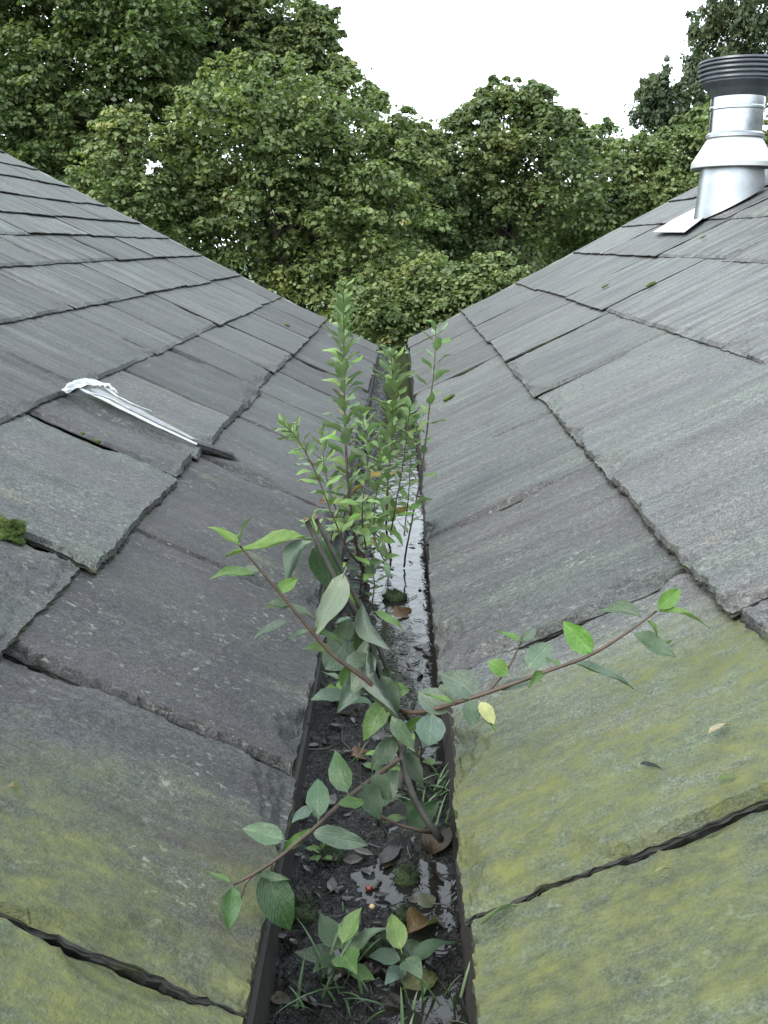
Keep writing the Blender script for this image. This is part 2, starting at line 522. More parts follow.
def lay_roof(side, root, courses, joints, yend, ymin, widths):
    o, bv, nv = frame(side)
    TH = 0.014; T0 = 0.0315
    for ci in range(len(courses) - 1):
        s0 = courses[ci]; e = courses[ci + 1] - s0
        js = joints.get(ci)
        if js is None:
            y = ymin + random.uniform(-0.5, 0.0); js = []
            while y < yend: js.append(y); y += random.uniform(*widths) * (1.0 if ci < 3 else 1.5)
        js = [y for y in js if y < yend - 0.15] + [yend + random.uniform(-0.012, 0.02)]
        for k in range(len(js) - 1):
            y0, y1 = js[k], js[k + 1]
            if y1 < ymin: continue
            gap = random.uniform(0.005, 0.010) if y0 < 2.6 else random.uniform(0.002, 0.006)
            Wd = y1 - y0 - gap
            dist = max(0.3, (y0 + y1) / 2) + s0 * 0.4
            near = max(0.2, y0)
            cell = 0.0075 if near < 1.15 and s0 < 0.3 else 0.010 if near < 1.9 else (0.016 if near < 3.2 else (0.024 if near < 5 else 0.05))
            if s0 > 2.2: cell = max(cell, 0.03)
            if y1 < 0.6: cell = 0.08
            L = e + 0.07
            sd = random.random() * 50
            th = TH * random.uniform(0.85, 1.35) * (1.25 if ci == 0 else (1 if ci == 1 else 0.55))
            m = slate_mesh(Wd, L, th, cell, sd, side, 1.0 if ci < 2 else 0.65, 0.030 if ci == 0 else 0.004)
            ob = bpy.data.objects.new('slate', m)
            link(ob, root)
            t0 = (T0 if ci < 2 else T0 - 0.008) + random.uniform(0.002, 0.006 if ci < 2 else 0.004); t1 = T0 - TH - 0.005 - (0.03 - 0.03)
            slope = math.atan2(t0 - (T0 - TH - 0.004), e)
            tilt = random.uniform(-0.003, 0.003) + ((0.011 if side < 0 else 0.022) if ci == 0 and 0.85 < y0 < 1.2 else (0.006 if side < 0 else 0.002) if ci < 2 and y0 < 2.8 else 0.001)     # near side of each slate stands a little proud
            t0 += Wd * max(0, tilt) * 0.45
            org = o + Vector((0, (y0 + gap / 2) if side < 0 else (y1 - gap / 2), 0)) + bv * (s0 + random.uniform(-0.010, 0.010)) + nv * t0
            X = Vector((0, 1 if side < 0 else -1, 0)); Y = bv; Z = nv
            if side > 0: org -= nv * (Wd * tilt * 0.5); tilt = -tilt
            else: org += nv * (Wd * tilt * 0.5)
            R = Matrix((X, Y, Z)).transposed()
            loc = Matrix.Translation(org) @ R.to_4x4() @ Matrix.Rotation(-slope, 4, 'X') @ Matrix.Rotation(tilt, 4, 'Y') @ Matrix.Rotation(random.uniform(-0.012, 0.012), 4, 'Z')
            ob.matrix_local = Matrix.Translation(-root.location) @ loc
            far = min(1, s0 / 2.0)
            if side < 0:
                tint = min(1, max(0, 0.12 + 0.55 * far + random.uniform(-0.15, 0.25)))
                sh = random.uniform(0.85, 1.12)
                alg = 1.30 / 4
                lic = 0.9 if s0 < 0.7 else (0.5 if s0 < 1.2 else 0.12)
            else:
                tint = min(1, max(0, 0.62 + 0.2 * far + random.uniform(-0.15, 0.2)))
                sh = random.uniform(0.92, 1.10)
                alg = (1.72 if ci == 0 else 1.42) / 4
                lic = 0.75 if s0 < 0.9 else 0.3
            ob.color = (tint, alg, lic, sh)

def roof(side, label, courses, joints, yend, widths, ridge):
    root = thing('slate_roof', label, 'roof', (XL if side < 0 else XR, 4.0, 0))
    ymin = -0.4
    # boarding under the slates, both slopes
    o, b, n = frame(side)
    mb = MB()
    P = []
    for y in (ymin, yend - 0.03):
        a = roof_pt(side, y, 0.0, -0.012); t = roof_pt(side, y, ridge, -0.012)
        a2 = roof_pt(side, y, 0.0, -0.05); t2 = roof_pt(side, y, ridge, -0.05)
        c = t + Vector((side * 3.2, 0, -1.7)); c2 = t2 + Vector((side * 3.2, 0, -1.7))
        P += [a, t, c, c2, t2, a2]
    f = []
    for i in range(6):
        j = (i + 1) % 6
        f.append((i, j, 6 + j, 6 + i))
    f += [(0, 1, 4, 5), (1, 2, 3, 4), (6, 11, 10, 7), (7, 10, 9, 8)]
    mb.add(P, f)
    part('roof_boarding', mb.mesh('roof_boarding', M_deck, False), root)
    # gable wall under the far verge
    g = MB()
    y = yend - 0.10
    base = roof_pt(side, y, 0.05, -0.055); top = roof_pt(side, y, ridge, -0.055); end = top + Vector((side * 3.1, 0, -1.65))
    pts = [Vector((base.x, y, GZ)), base, top, end, Vector((end.x, y, GZ))]
    g.add(pts + [p - Vector((0, 0.25, 0)) for p in pts], [(0, 1, 2, 3, 4), (9, 8, 7, 6, 5)] + [(i, (i + 1) % 5, 5 + (i + 1) % 5, 5 + i) for i in range(5)])
    part('gable_wall', g.mesh('gable_wall', M_wall, False), root)
    # thin pale strip along the far verge
    vm = MB(); pts = []; rad = []
    k = 60
    for i in range(k + 1):
        s = -0.0 + ridge * i / k
        pts.append(roof_pt(side, yend - 0.012, s, 0.006 + 0.004 * N1(i * 0.7, side)))
        rad.append(0.018 + 0.004 * N1(i * 1.3, 5))
    vm.tube(pts, rad, 6)
    part('verge_strip', vm.mesh('verge_strip', M_verge, False), root)
    lay_roof(side, root, courses, joints, yend, ymin, widths)
    return root

YE_L, YE_R = 10.45 * H, 11.2 * H
cl = [x * H for x in (0.0, 0.584, 1.096, 1.567, 2.0, 2.363, 2.692, 3.047, 3.445, 3.80, 4.15, 4.50, 4.85)]
cr = [x * H for x in (0.0, 0.645, 1.325, 1.995, 2.566, 3.13, 3.65, 4.10, 4.55, 5.0)]
jl = {0: [y * H for y in (-0.5, 0.35, 1.14, 1.79, 2.66, 3.67, 4.55, 5.35, 6.2, 7.1, 8.0, 8.8, 9.7)],
      1: [y * H for y in (-0.6, 0.5, 1.35, 2.26, 3.22, 3.55, 4.35, 5.3, 6.0, 7.0, 8.2, 9.3)],
      2: [y * H for y in (0.3, 1.5, 2.75, 3.73, 4.94, 5.6, 6.7, 7.7, 8.9, 9.6)]}
jr = {0: [y * H for y in (-0.4, 0.45, 1.335, 2.23, 3.40, 4.5, 5.84, 6.9, 8.0, 9.2, 10.2)],
      1: [y * H for y in (-0.9, 0.6, 1.88, 4.88, 6.3, 7.6, 9.0, 10.1)],
      2: [y * H for y in (-0.2, 1.9, 4.04, 6.4, 7.9, 9.5)]}
roof_left = roof(-1, 'dark purple-grey slate roof sloping down to the gutter from the left', cl, jl, YE_L, (0.5, 0.9), 4.9 * H)
roof_right = roof(1, 'pale grey slate roof sloping down from the right with the metal flue on it', cr, jr, YE_R, (0.7, 1.2), 5.05 * H)

# ------------------------------------------------------------------ valley gutter with silt and water
YG0, YG1 = -0.4, 8.9
FZ = -0.155                        # gutter floor
gut = thing('valley_gutter', 'narrow silted valley gutter with dark wooden sides between the two slate roofs', 'gutter', (0, 4.0, FZ))
g = MB(); g.box(XL - 0.03, XR + 0.03, YG0, YG1, FZ - 0.06, FZ)
part('gutter_floor', g.mesh('gutter_floor', M_lead, False), gut)
for (x0, x1) in ((XL - 0.022, XL + 0.003), (XR + 0.012, XR + 0.034)):
    y = YG0
    while y < YG1:                  # boards butted end to end
        y2 = min(YG1, y + 2.1)
        mb = MB(); n = 40; V = []; Fc = []
        g2 = MB()
        inner = x1 if x0 < 0 else x0; outer = x0 if x0 < 0 else x1
        sgn = 1 if x0 < 0 else -1
        for i in range(n + 1):
            yy = y + (y2 - 0.004 - y) * i / n
            w = 0.004 * N1(yy * 3, inner * 9)
            ztop = -0.060 + 0.006 * N1(yy * 7, 2)
            V += [(outer, yy, FZ + 0.001), (inner + w + sgn * 0.014, yy, FZ + 0.001), (inner + w, yy, ztop - 0.004), (inner + w - sgn * 0.006, yy, ztop), (outer, yy, ztop)]
        for i in range(n):
            for k in range(5):
                a, b = i * 5 + k, i * 5 + (k + 1) % 5
                Fc.append((a, b, b + 5, a + 5))
        Fc += [(0, 1, 2, 3, 4), tuple(n * 5 + k for k in range(5))]
        part('side_board', mesh_of('side_board', V, Fc, M_board, False), gut)
        y = y2

WZ = -0.125
def silt_z(x, y):
    t = (x - XL) / (XR - XL)
    z = WZ + 0.010
    # near end is filled with mud, farther on it thins out to a bank on the left
    z -= 0.010 * max(0.0, min(1.0, (1.75 - y) / 0.4))
    z -= 0.016 * max(0.0, min(1.0, (y - 1.6) / 0.8))
    bank = max(0.0, 1 - t / 0.55)
    z += (0.045 * bank if y > 1.5 else 0.02 * bank) * (0.7 + 0.6 * N1(y * 3, 4))
    z -= 0.022 * max(0.0, min(1.0, (t - 0.30) * 5)) * max(0.0, min(1.0, (y - 1.60) / 0.2)) * (1.0 if y > 2.5 else (0.15 if y > 2.36 else 1.0 + 0.4 * N1(y * 9, 3)))
    z += 0.014 * N1(x * 12, y * 9, 1) + 0.009 * N1(x * 40, y * 34, 2) + 0.006 * N1(x * 100, y * 95, 3)
    return max(FZ + 0.004, z)

nx = 34; ys = [0.3]
while ys[-1] < YG1: ys.append(ys[-1] + (0.006 if ys[-1] < 2.2 else 0.02))
V = []; Fc = []
for y in ys:
    for i in range(nx + 1):
        x = XL + 0.001 + (XR - XL + 0.009) * i / nx
        V.append((x, y, silt_z(x, y)))
for j in range(len(ys) - 1):
    for i in range(nx):
        a = j * (nx + 1) + i
        Fc.append((a, a + 1, a + nx + 2, a + nx + 1))
tag(part('silt', mesh_of('silt', V, Fc, M_silt)), kind='structure')
wm = MB(); wm.add([(XL + 0.003, 0.3, WZ), (XR + 0.008, 0.3, WZ), (XR + 0.008, YG1, WZ), (XL + 0.003, YG1, WZ)], [(0, 1, 2, 3)])
tag(part('gutter_water', wm.mesh('gutter_water', M_water, False)), kind='structure')

# ------------------------------------------------------------------ leaves
def leaf_mesh(name, seed, droop=0.18, fold=0.16, shape='ovate', twist=0.0):
    r = random.Random(seed)
    n = 8; V = []; Fc = []
    for i in range(n + 1):
        t = i / n
        if shape == 'ovate': w = 0.5 * (math.sin(math.pi * t ** 0.8)) ** 0.8
        elif shape == 'round': w = 0.5 * (math.sin(math.pi * t ** 0.95)) ** 0.6
        else: w = 0.5 * (math.sin(math.pi * t ** 0.75)) ** 1.1
        w = max(w, 0.012)
        z = -droop * t * t + 0.03 * math.sin(t * 7 + seed)
        tw = twist * t
        for s, f in ((-1, 1), (-0.5, 0.55), (0, 0), (0.5, 0.55), (1, 1)):
            wx = s * w * (1 + 0.05 * math.sin(t * 23 + seed * 3 + s))
            zz = fold * abs(s) * w + 0.02 * math.sin(t * 11 + s * 3 + seed)
            x = wx * math.cos(tw) - zz * math.sin(tw)
            V.append((x, t, z + wx * math.sin(tw) + zz * math.cos(tw)))
    for i in range(n):
        for k in range(4):
            a = i * 5 + k
            Fc.append((a, a + 1, a + 6, a + 5))
    # leaf stalk
    k = len(V)
    V += [(-0.012, 0.01, 0), (0.012, 0.01, 0), (0.010, -0.10, -0.01), (-0.010, -0.10, -0.01)]
    Fc.append((k, k + 3, k + 2, k + 1))
    return mesh_of(name, V, Fc, M_leaf)

LM = {'ovate': [leaf_mesh('leaf', i, 0.10 + 0.06 * i, 0.10 + 0.05 * (i % 3), 'ovate', 0.2 * (i - 2)) for i in range(5)],
      'round': [leaf_mesh('leaf', 10 + i, 0.08 + 0.05 * i, 0.10, 'round', 0.1 * i) for i in range(3)],
      'lance': [leaf_mesh('leaf', 20 + i, 0.12 + 0.07 * i, 0.22, 'lance', 0.25 * (i - 1)) for i in range(4)],
      'curl': [leaf_mesh('leaf', 30 + i, 0.30 + 0.1 * i, 0.75, 'ovate', 0.7) for i in range(2)]}

def place_leaf(root, base, tip, width, face=Vector((0, -0.5, 1)), kind='ovate', col=(0.09, 0.16, 0.06), name='leaf', back=False, var=None):
    y = (tip - base); L = y.length; y.normalize()
    z = face - y * face.dot(y)
    if z.length < 1e-3: z = Vector((0.3, 0.2, 1)) - y * y.z
    z.normalize()
    if back: z = -z
    x = y.cross(z)
    ms = LM[kind]
    m = ms[var % len(ms)] if var is not None else random.choice(ms)
    o = bpy.data.objects.new(name, m)
    link(o, root)
    R = Matrix((x * width, y * L, z * L)).transposed().to_4x4()
    t = root.location if root is not None else Vector((0, 0, 0))
    o.matrix_local = Matrix.Translation(base - t) @ R
    j = random.uniform(0.85, 1.15)
    o.color = (col[0] * j * random.uniform(0.92, 1.1), col[1] * j, col[2] * j * random.uniform(0.85, 1.15), 1)
    return o

def stem(root, pts, r0, r1, mat=M_stem, name='stem', n=6, wob=0.0):
    P = spline(pts, 6)
    if wob:
        P = [p + Vector((N1(i * 0.6, 3.1), N1(i * 0.6, 7.7), 0)) * wob for i, p in enumerate(P)]
    R = [r0 + (r1 - r0) * i / (len(P) - 1) for i in range(len(P))]
    # buds and knots
    R = [r * (1 + 0.18 * max(0, N1(i * 1.9, r0 * 900))) for i, r in enumerate(R)]
    mb = MB(); mb.tube(P, R, n)
    part(name, mb.mesh(name, mat), root)
    return P

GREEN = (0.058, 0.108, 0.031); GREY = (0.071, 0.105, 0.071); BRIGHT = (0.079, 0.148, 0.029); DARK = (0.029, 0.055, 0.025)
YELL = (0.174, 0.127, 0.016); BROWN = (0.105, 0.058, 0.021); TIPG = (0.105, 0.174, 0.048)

def shoot_leaves(root, P, t0, t1, count, ln, wr, kind='ovate', lift=0.9, cols=(GREEN, GREEN, GREY, BRIGHT), phase=0.0, grow=True, odd=0.08):
    """alternate leaves on a spiral round a shoot"""
    for i in range(count):
        t = t0 + (t1 - t0) * (i + random.uniform(-0.2, 0.2)) / max(1, count - 1)
        t = min(0.999, max(0, t))
        f = t * (len(P) - 1); k = int(f); p = P[k].lerp(P[min(k + 1, len(P) - 1)], f - k)
        ax = (P[min(k + 1, len(P) - 1)] - P[max(k - 1, 0)]).normalized()
        w = phase + i * 2.399 + random.uniform(-0.4, 0.4)
        a = ax.cross(Vector((0, 1, 0.1))).normalized(); b = ax.cross(a)
        out = a * math.cos(w) + b * math.sin(w)
        up = lift * random.uniform(0.55, 1.3) * (0.45 + 0.9 * t)
        d = (out + ax * up).normalized()
        L = ln * random.uniform(0.72, 1.15) * ((1.0 - 0.45 * max(0, (t - 0.85) / 0.15)) if grow else 1)
        c = random.choice(cols)
        if t > 0.93: c = TIPG
        elif t < 0.75 and random.random() < odd * 0.45: c = YELL
        elif t < 0.6 and random.random() < odd * 0.6: c = BROWN
        place_leaf(root, p + out * 0.003 + d * L * 0.08, p + d * L, L * wr * random.uniform(0.85, 1.15), (ax * 1.0 - out * 0.5 + Vector((0, -0.15, 0.4))), kind, c)

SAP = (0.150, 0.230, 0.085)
# -- far saplings standing in the water
def sapling(label, base, stems, group):
    root = thing('willow_sapling', label, 'sapling', base, group)
    for (pts, r0, r1, n, ln, t0) in stems:
        P = stem(root, pts, r0 * 0.6, r1 * 0.75, wob=0.003)
        shoot_leaves(root, P, t0, 1.0, int(n * 1.6), ln * 1.15, 0.32, phase=random.uniform(0, 6), cols=(SAP, SAP, SAP, (0.160, 0.235, 0.135), (0.13, 0.24, 0.06)))
    return root

G_SAP = 'willow saplings growing out of the far gutter'
D1 = 2.62
bA = Vector((-0.085, 2.62, WZ + 0.01))
topA = [bA, at(352, 520, D1), at(345, 430, D1), at(344, 360, D1 + 0.02), at(343, 290, D1 + 0.02)]
sapling('tallest willow sapling with its tip up against the trees, left of the others', bA,
        [(topA, 0.0075, 0.0022, 60, 0.062, 0.20),
         ([topA[0] + Vector((0, 0, 0.05)), at(345, 545, 2.60), at(318, 478, 2.55), at(298, 440, 2.52), at(283, 424, 2.50)], 0.004, 0.0015, 24, 0.048, 0.30),
         ([topA[0] + Vector((0.0, 0, 0.10)), at(362, 510, 2.58), at(368, 455, 2.60), at(362, 415, 2.6)], 0.004, 0.0015, 26, 0.052, 0.15),
         ([topA[0] + Vector((0.0, 0, 0.08)), at(340, 520, 2.66), at(325, 470, 2.68), at(322, 430, 2.7)], 0.004, 0.0015, 22, 0.050, 0.25),
         ([topA[0] + Vector((0.0, 0, 0.02)), at(338, 575, 2.58), at(320, 545, 2.56), at(312, 520, 2.55)], 0.003, 0.0015, 12, 0.045, 0.30)], G_SAP)
D2 = 2.90
bB = Vector((-0.02, 2.95, WZ + 0.005))
sapling('middle willow sapling with reddish stem rising before the far gutter end', bB,
        [([bB, at(386, 520, D2), at(391, 440, D2), at(393, 395, D2), at(391, 352, D2)], 0.0065, 0.0022, 46, 0.066, 0.22),
         ([bB + Vector((0, 0, 0.06)), at(392, 525, 2.84), at(402, 470, 2.82), at(408, 425, 2.82), at(410, 405, 2.8)], 0.004, 0.0015, 22, 0.052, 0.2),
         ([bB + Vector((0, 0, 0.04)), at(374, 530, 2.82), at(378, 480, 2.80), at(380, 440, 2.8)], 0.004, 0.0015, 22, 0.052, 0.2),
         ([bB + Vector((0, 0, 0.02)), at(384, 560, 2.78), at(372, 530, 2.75), at(366, 505, 2.72)], 0.003, 0.0013, 12, 0.048, 0.25)], G_SAP)
D3 = 2.86
bC = Vector((0.020, 2.82, WZ + 0.004))
sapling('slim willow sapling leaning out over the right slates, sparsely leaved', bC,
        [([bC, at(408, 540, D3), at(420, 480, D3), at(430, 405, D3), at(435, 355, D3), at(436, 325, D3)], 0.005, 0.0018, 19, 0.056, 0.22),
         ([bC + Vector((0, 0, 0.1)), at(408, 500, 2.8), at(412, 450, 2.8), at(418, 425, 2.78)], 0.003, 0.0014, 9, 0.048, 0.25)], G_SAP)

# -- the pruned willow in front
base = Vector((0.055, 1.42, WZ + 0.02))
near = thing('pruned_willow', 'pruned willow bush with two cut stubs and long drooping side branches in the near gutter', 'bush', base)
Dn = 1.52
NP = lambda u, v, d=0.0: at(u, v, Dn + d)
trunk = [base, NP(440, 838, -0.04), NP(415, 800, -0.04), NP(398, 745, 0.0), NP(385, 690, 0.0), NP(362, 625, 0.0), NP(335, 578, 0.0), NP(307, 521, 0.0)]
stem(near, trunk, 0.0056, 0.0040, M_oldstem, 'trunk', 8, 0.001)
stem(near, [NP(400, 790, -0.02), NP(404, 745, 0.03), NP(388, 672, 0.03), NP(366, 620, 0.03), NP(343, 572, 0.03), NP(316, 519, 0.03)], 0.0042, 0.0034, M_oldstem, 'stem', 7, 0.001)
for (u, v, d, r) in ((306.5, 519.5, 0.0, 0.0047), (315.5, 517.5, 0.03, 0.0037)):
    mb = MB(); p = NP(u, v, d)
    mb.tube([p, p + Vector((-0.0016, 0, 0.0025))], [r, r * 0.85], 8)
    part('cut_end', mb.mesh('cut_end', M_cut), near)
stem(near, [base + Vector((-0.02, 0.03, 0.0)), NP(412, 770, 0.04), NP(418, 735, 0.06), NP(404, 712, 0.05)], 0.006, 0.004, M_oldstem, 'stem', 7)
left_b = stem(near, [NP(400, 745, 0.0), NP(378, 692, -0.04), NP(330, 652, -0.06), NP(290, 605, -0.08), NP(262, 572, -0.09), NP(240, 546, -0.10)], 0.0042, 0.0016, M_stem, 'branch', 6, 0.001)
right_b = stem(near, [NP(392, 708, -0.0), NP(420, 712, -0.06), NP(477, 696, -0.10), NP(545, 672, -0.12), NP(590, 655, -0.12), NP(625, 634, -0.12), NP(657, 611, -0.13)], 0.0042, 0.0016, M_stem, 'branch', 6, 0.001)
stem(near, [NP(487, 693, -0.10), NP(508, 668, -0.10), NP(521, 642, -0.10)], 0.0022, 0.0012, M_stem, 'twig')
low_b = stem(near, [NP(398, 760, -0.02), NP(345, 800, -0.16), NP(312, 830, -0.24), NP(270, 864, -0.30), NP(233, 885, -0.33)], 0.0042, 0.0016, M_stem, 'branch', 6, 0.001)
stem(near, [NP(262, 868, -0.30), NP(247, 882, -0.31), NP(240, 902, -0.31)], 0.0018, 0.0010, M_stem, 'twig')
stem(near, [base + Vector((0, 0, 0.01)), NP(430, 832, -0.03), NP(395, 823, -0.05), NP(360, 805, -0.07)], 0.004, 0.0018, M_stem, 'branch')

CAMV = Vector((0.0, -0.95, 0.35)); UPV = Vector((0, -0.35, 1))
def nl(b, t, wpx, d=0.0, dt=0.0, face=UPV, kind='ovate', col=GREEN, back=False, var=None):
    D = Dn + d
    place_leaf(near, at(b[0], b[1], D), at(t[0], t[1], D + dt), wpx * D / F, face, kind, col, 'leaf', back, var)

MIXF = Vector((0.1, -0.8, 0.7))
# around the stubs
nl((305, 538), (224, 551), 26, 0.0, -0.02, Vector((0, -0.45, 0.9)), 'lance', BRIGHT, var=0)
nl((311, 541), (276, 586), 22, -0.01, -0.02, Vector((0.6, -0.7, 0.2)), 'curl', GREY, True)
nl((322, 540), (331, 592), 34, 0.05, 0.02, CAMV, 'ovate', (0.040, 0.066, 0.046), var=1)
nl((344, 573), (316, 638), 31, -0.03, -0.03, Vector((-0.3, -0.9, 0.3)), 'ovate', (0.106, 0.132, 0.092), True, var=0)
nl((362, 604), (386, 656), 24, -0.02, -0.02, Vector((0.4, -0.8, 0.3)), 'curl', (0.056, 0.076, 0.053), True)
nl((366, 638), (386, 722), 20, -0.03, -0.02, Vector((0.5, -0.7, 0.1)), 'curl', (0.046, 0.059, 0.046), True)
nl((375, 612), (408, 626), 15, 0.06, 0.0, UPV, 'ovate', BRIGHT)
nl((349, 640), (325, 668), 30, 0.02, -0.02, MIXF, 'round', GREY)
nl((352, 668), (370, 632), 26, 0.05, 0.02, MIXF, 'ovate', GREEN)
nl((346, 695), (314, 692), 17, 0.0, -0.02, UPV, 'ovate', GREY)
nl((345, 690), (352, 655), 18, 0.04, 0.0, MIXF, 'ovate', GREEN)
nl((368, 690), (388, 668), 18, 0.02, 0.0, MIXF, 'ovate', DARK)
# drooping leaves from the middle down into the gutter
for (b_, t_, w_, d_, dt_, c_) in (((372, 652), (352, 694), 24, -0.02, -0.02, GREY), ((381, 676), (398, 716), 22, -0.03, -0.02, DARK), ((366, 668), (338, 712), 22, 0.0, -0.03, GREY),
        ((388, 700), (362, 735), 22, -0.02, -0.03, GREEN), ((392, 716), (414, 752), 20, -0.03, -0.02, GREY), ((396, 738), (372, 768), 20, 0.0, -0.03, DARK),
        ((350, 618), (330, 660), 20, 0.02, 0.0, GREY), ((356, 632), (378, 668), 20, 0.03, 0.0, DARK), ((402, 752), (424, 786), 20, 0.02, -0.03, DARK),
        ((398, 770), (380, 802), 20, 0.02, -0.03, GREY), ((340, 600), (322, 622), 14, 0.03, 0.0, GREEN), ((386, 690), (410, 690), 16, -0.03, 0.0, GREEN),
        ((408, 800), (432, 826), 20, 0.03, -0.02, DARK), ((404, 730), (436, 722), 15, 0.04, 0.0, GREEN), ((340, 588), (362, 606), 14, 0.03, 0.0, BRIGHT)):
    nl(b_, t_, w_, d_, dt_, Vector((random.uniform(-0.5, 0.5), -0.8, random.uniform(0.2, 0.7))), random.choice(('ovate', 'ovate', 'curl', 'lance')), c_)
# left branch
nl((240, 546), (210, 523), 12, -0.10, 0.0, UPV, 'lance', BRIGHT)
nl((238, 543), (246, 514), 10, -0.10, 0.01, Vector((-0.8, -0.5, 0.2)), 'lance', GREEN)
nl((255, 575), (210, 569), 10, -0.09, 0.0, UPV, 'lance', GREEN)
nl((262, 572), (238, 566), 16, -0.08, 0.03, UPV, 'ovate', GREY)
nl((277, 592), (297, 578), 13, -0.08, 0.0, MIXF, 'ovate', BRIGHT)
nl((268, 604), (318, 612), 15, -0.08, 0.02, UPV, 'ovate', GREY)
nl((288, 622), (253, 634), 12, -0.08, -0.02, UPV, 'lance', GREY)
nl((290, 606), (263, 602), 11, -0.07, 0.02, UPV, 'lance', GREEN)
nl((308, 632), (282, 640), 11, -0.07, 0.0, UPV, 'lance', GREY)
nl((312, 630), (345, 640), 13, -0.06, 0.02, UPV, 'ovate', GREEN)
nl((332, 652), (302, 642), 12, -0.05, 0.02, UPV, 'lance', GREEN)
nl((345, 664), (372, 655), 16, -0.05, 0.02, MIXF, 'ovate', GREY)
# right branch
nl((432, 714), (429, 745), 30, -0.10, -0.02, Vector((0, -0.75, 0.65)), 'round', (0.066, 0.102, 0.079))
nl((478, 697), (443, 667), 28, -0.10, 0.02, Vector((0.3, -0.75, 0.6)), 'ovate', GREY)
nl((448, 712), (418, 690), 26, -0.08, 0.02, Vector((0.1, -0.8, 0.6)), 'round', GREY)
nl((455, 706), (440, 681), 20, -0.07, 0.03, MIXF, 'ovate', GREY)
nl((452, 704), (424, 692), 10, -0.11, 0.0, UPV, 'lance', BRIGHT)
nl((470, 700), (473, 724), 19, -0.11, -0.02, MIXF, 'round', GREY)
nl((480, 702), (494, 722), 15, -0.11, -0.02, MIXF, 'round', (0.277, 0.297, 0.145))
nl((482, 716), (497, 729), 8, -0.11, -0.02, UPV, 'lance', BRIGHT)
nl((508, 674), (489, 661), 18, -0.11, 0.0, MIXF, 'round', BRIGHT)
nl((502, 690), (541, 672), 18, -0.11, 0.02, UPV, 'ovate', GREY)
nl((527, 668), (552, 641), 25, -0.11, 0.02, MIXF, 'round', (0.079, 0.119, 0.086))
nl((520, 642), (496, 629), 11, -0.10, 0.0, UPV, 'lance', BRIGHT)
nl((521, 642), (539, 624), 12, -0.10, 0.02, MIXF, 'lance', GREY)
nl((545, 672), (529, 681), 9, -0.12, -0.02, UPV, 'lance', GREEN)
nl((592, 653), (563, 622), 24, -0.12, 0.01, Vector((-0.4, -0.8, 0.5)), 'ovate', (0.066, 0.145, 0.023))
nl((575, 664), (635, 681), 11, -0.12, -0.03, UPV, 'lance', GREY)
nl((560, 667), (545, 655), 9, -0.12, 0.02, UPV, 'lance', GREEN)
nl((634, 634), (677, 654), 19, -0.12, -0.02, Vector((0.2, -0.6, 0.8)), 'ovate', GREY)
nl((648, 620), (659, 633), 9, -0.12, -0.02, UPV, 'lance', BRIGHT)
nl((641, 616), (604, 600), 12, -0.13, 0.02, UPV, 'lance', GREY)
nl((658, 609), (682, 587), 17, -0.13, 0.01, MIXF, 'ovate', BRIGHT)
nl((659, 610), (712, 616), 16, -0.13, -0.02, Vector((0, -0.5, 0.9)), 'lance', BRIGHT)
# low left branch
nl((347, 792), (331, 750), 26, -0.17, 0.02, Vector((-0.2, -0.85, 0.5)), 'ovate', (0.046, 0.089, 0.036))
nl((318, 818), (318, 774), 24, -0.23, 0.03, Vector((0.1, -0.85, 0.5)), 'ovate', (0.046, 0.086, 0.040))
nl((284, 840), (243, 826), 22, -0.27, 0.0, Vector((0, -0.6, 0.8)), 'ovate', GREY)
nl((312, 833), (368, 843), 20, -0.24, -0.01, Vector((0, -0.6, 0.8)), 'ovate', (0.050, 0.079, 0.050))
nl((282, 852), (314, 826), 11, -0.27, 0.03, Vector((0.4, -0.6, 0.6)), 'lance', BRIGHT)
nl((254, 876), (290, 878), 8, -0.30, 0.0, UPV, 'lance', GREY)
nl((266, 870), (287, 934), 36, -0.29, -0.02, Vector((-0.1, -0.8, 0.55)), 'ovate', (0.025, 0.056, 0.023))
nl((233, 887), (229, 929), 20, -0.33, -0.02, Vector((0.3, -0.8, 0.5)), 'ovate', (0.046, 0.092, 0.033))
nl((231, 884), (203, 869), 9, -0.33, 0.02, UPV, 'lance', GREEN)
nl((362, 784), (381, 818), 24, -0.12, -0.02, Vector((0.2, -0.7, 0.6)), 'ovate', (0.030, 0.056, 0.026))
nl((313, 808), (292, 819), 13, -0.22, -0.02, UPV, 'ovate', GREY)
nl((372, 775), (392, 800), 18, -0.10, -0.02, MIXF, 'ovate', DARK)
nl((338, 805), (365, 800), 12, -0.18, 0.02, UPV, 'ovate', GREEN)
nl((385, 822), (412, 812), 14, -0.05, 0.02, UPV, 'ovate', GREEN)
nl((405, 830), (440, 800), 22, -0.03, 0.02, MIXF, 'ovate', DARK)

# -- small willow seedlings and weeds rooted in the silt
def seedling(label, u, v, hpx, n, lpx, name='willow_seedling', cat='seedling', kind='ovate', cols=(GREEN, GREY, BRIGHT, DARK), lean=(0, 0), group=None):
    b = on_plane(u, v, Vector((0, 0, WZ + 0.012)), Vector((0, 0, 1)))
    b.x = min(XR - 0.015, max(XL + 0.015, b.x)); b.z = silt_z(b.x, b.y) - 0.003
    D = (b - Vector(cam.location)).length
    root = thing(name, label, cat, b, group)
    h = hpx * D / F
    tip = b + Vector((lean[0] * h, lean[1] * h, h))
    P = stem(root, [b, b.lerp(tip, 0.5) + Vector((0.006, 0.003, 0)), tip], 0.0022, 0.0010)
    shoot_leaves(root, P, 0.15, 1.0, n, lpx * D / F, 0.5, kind, 0.5, cols, random.uniform(0, 6), False, 0.0)
    return root

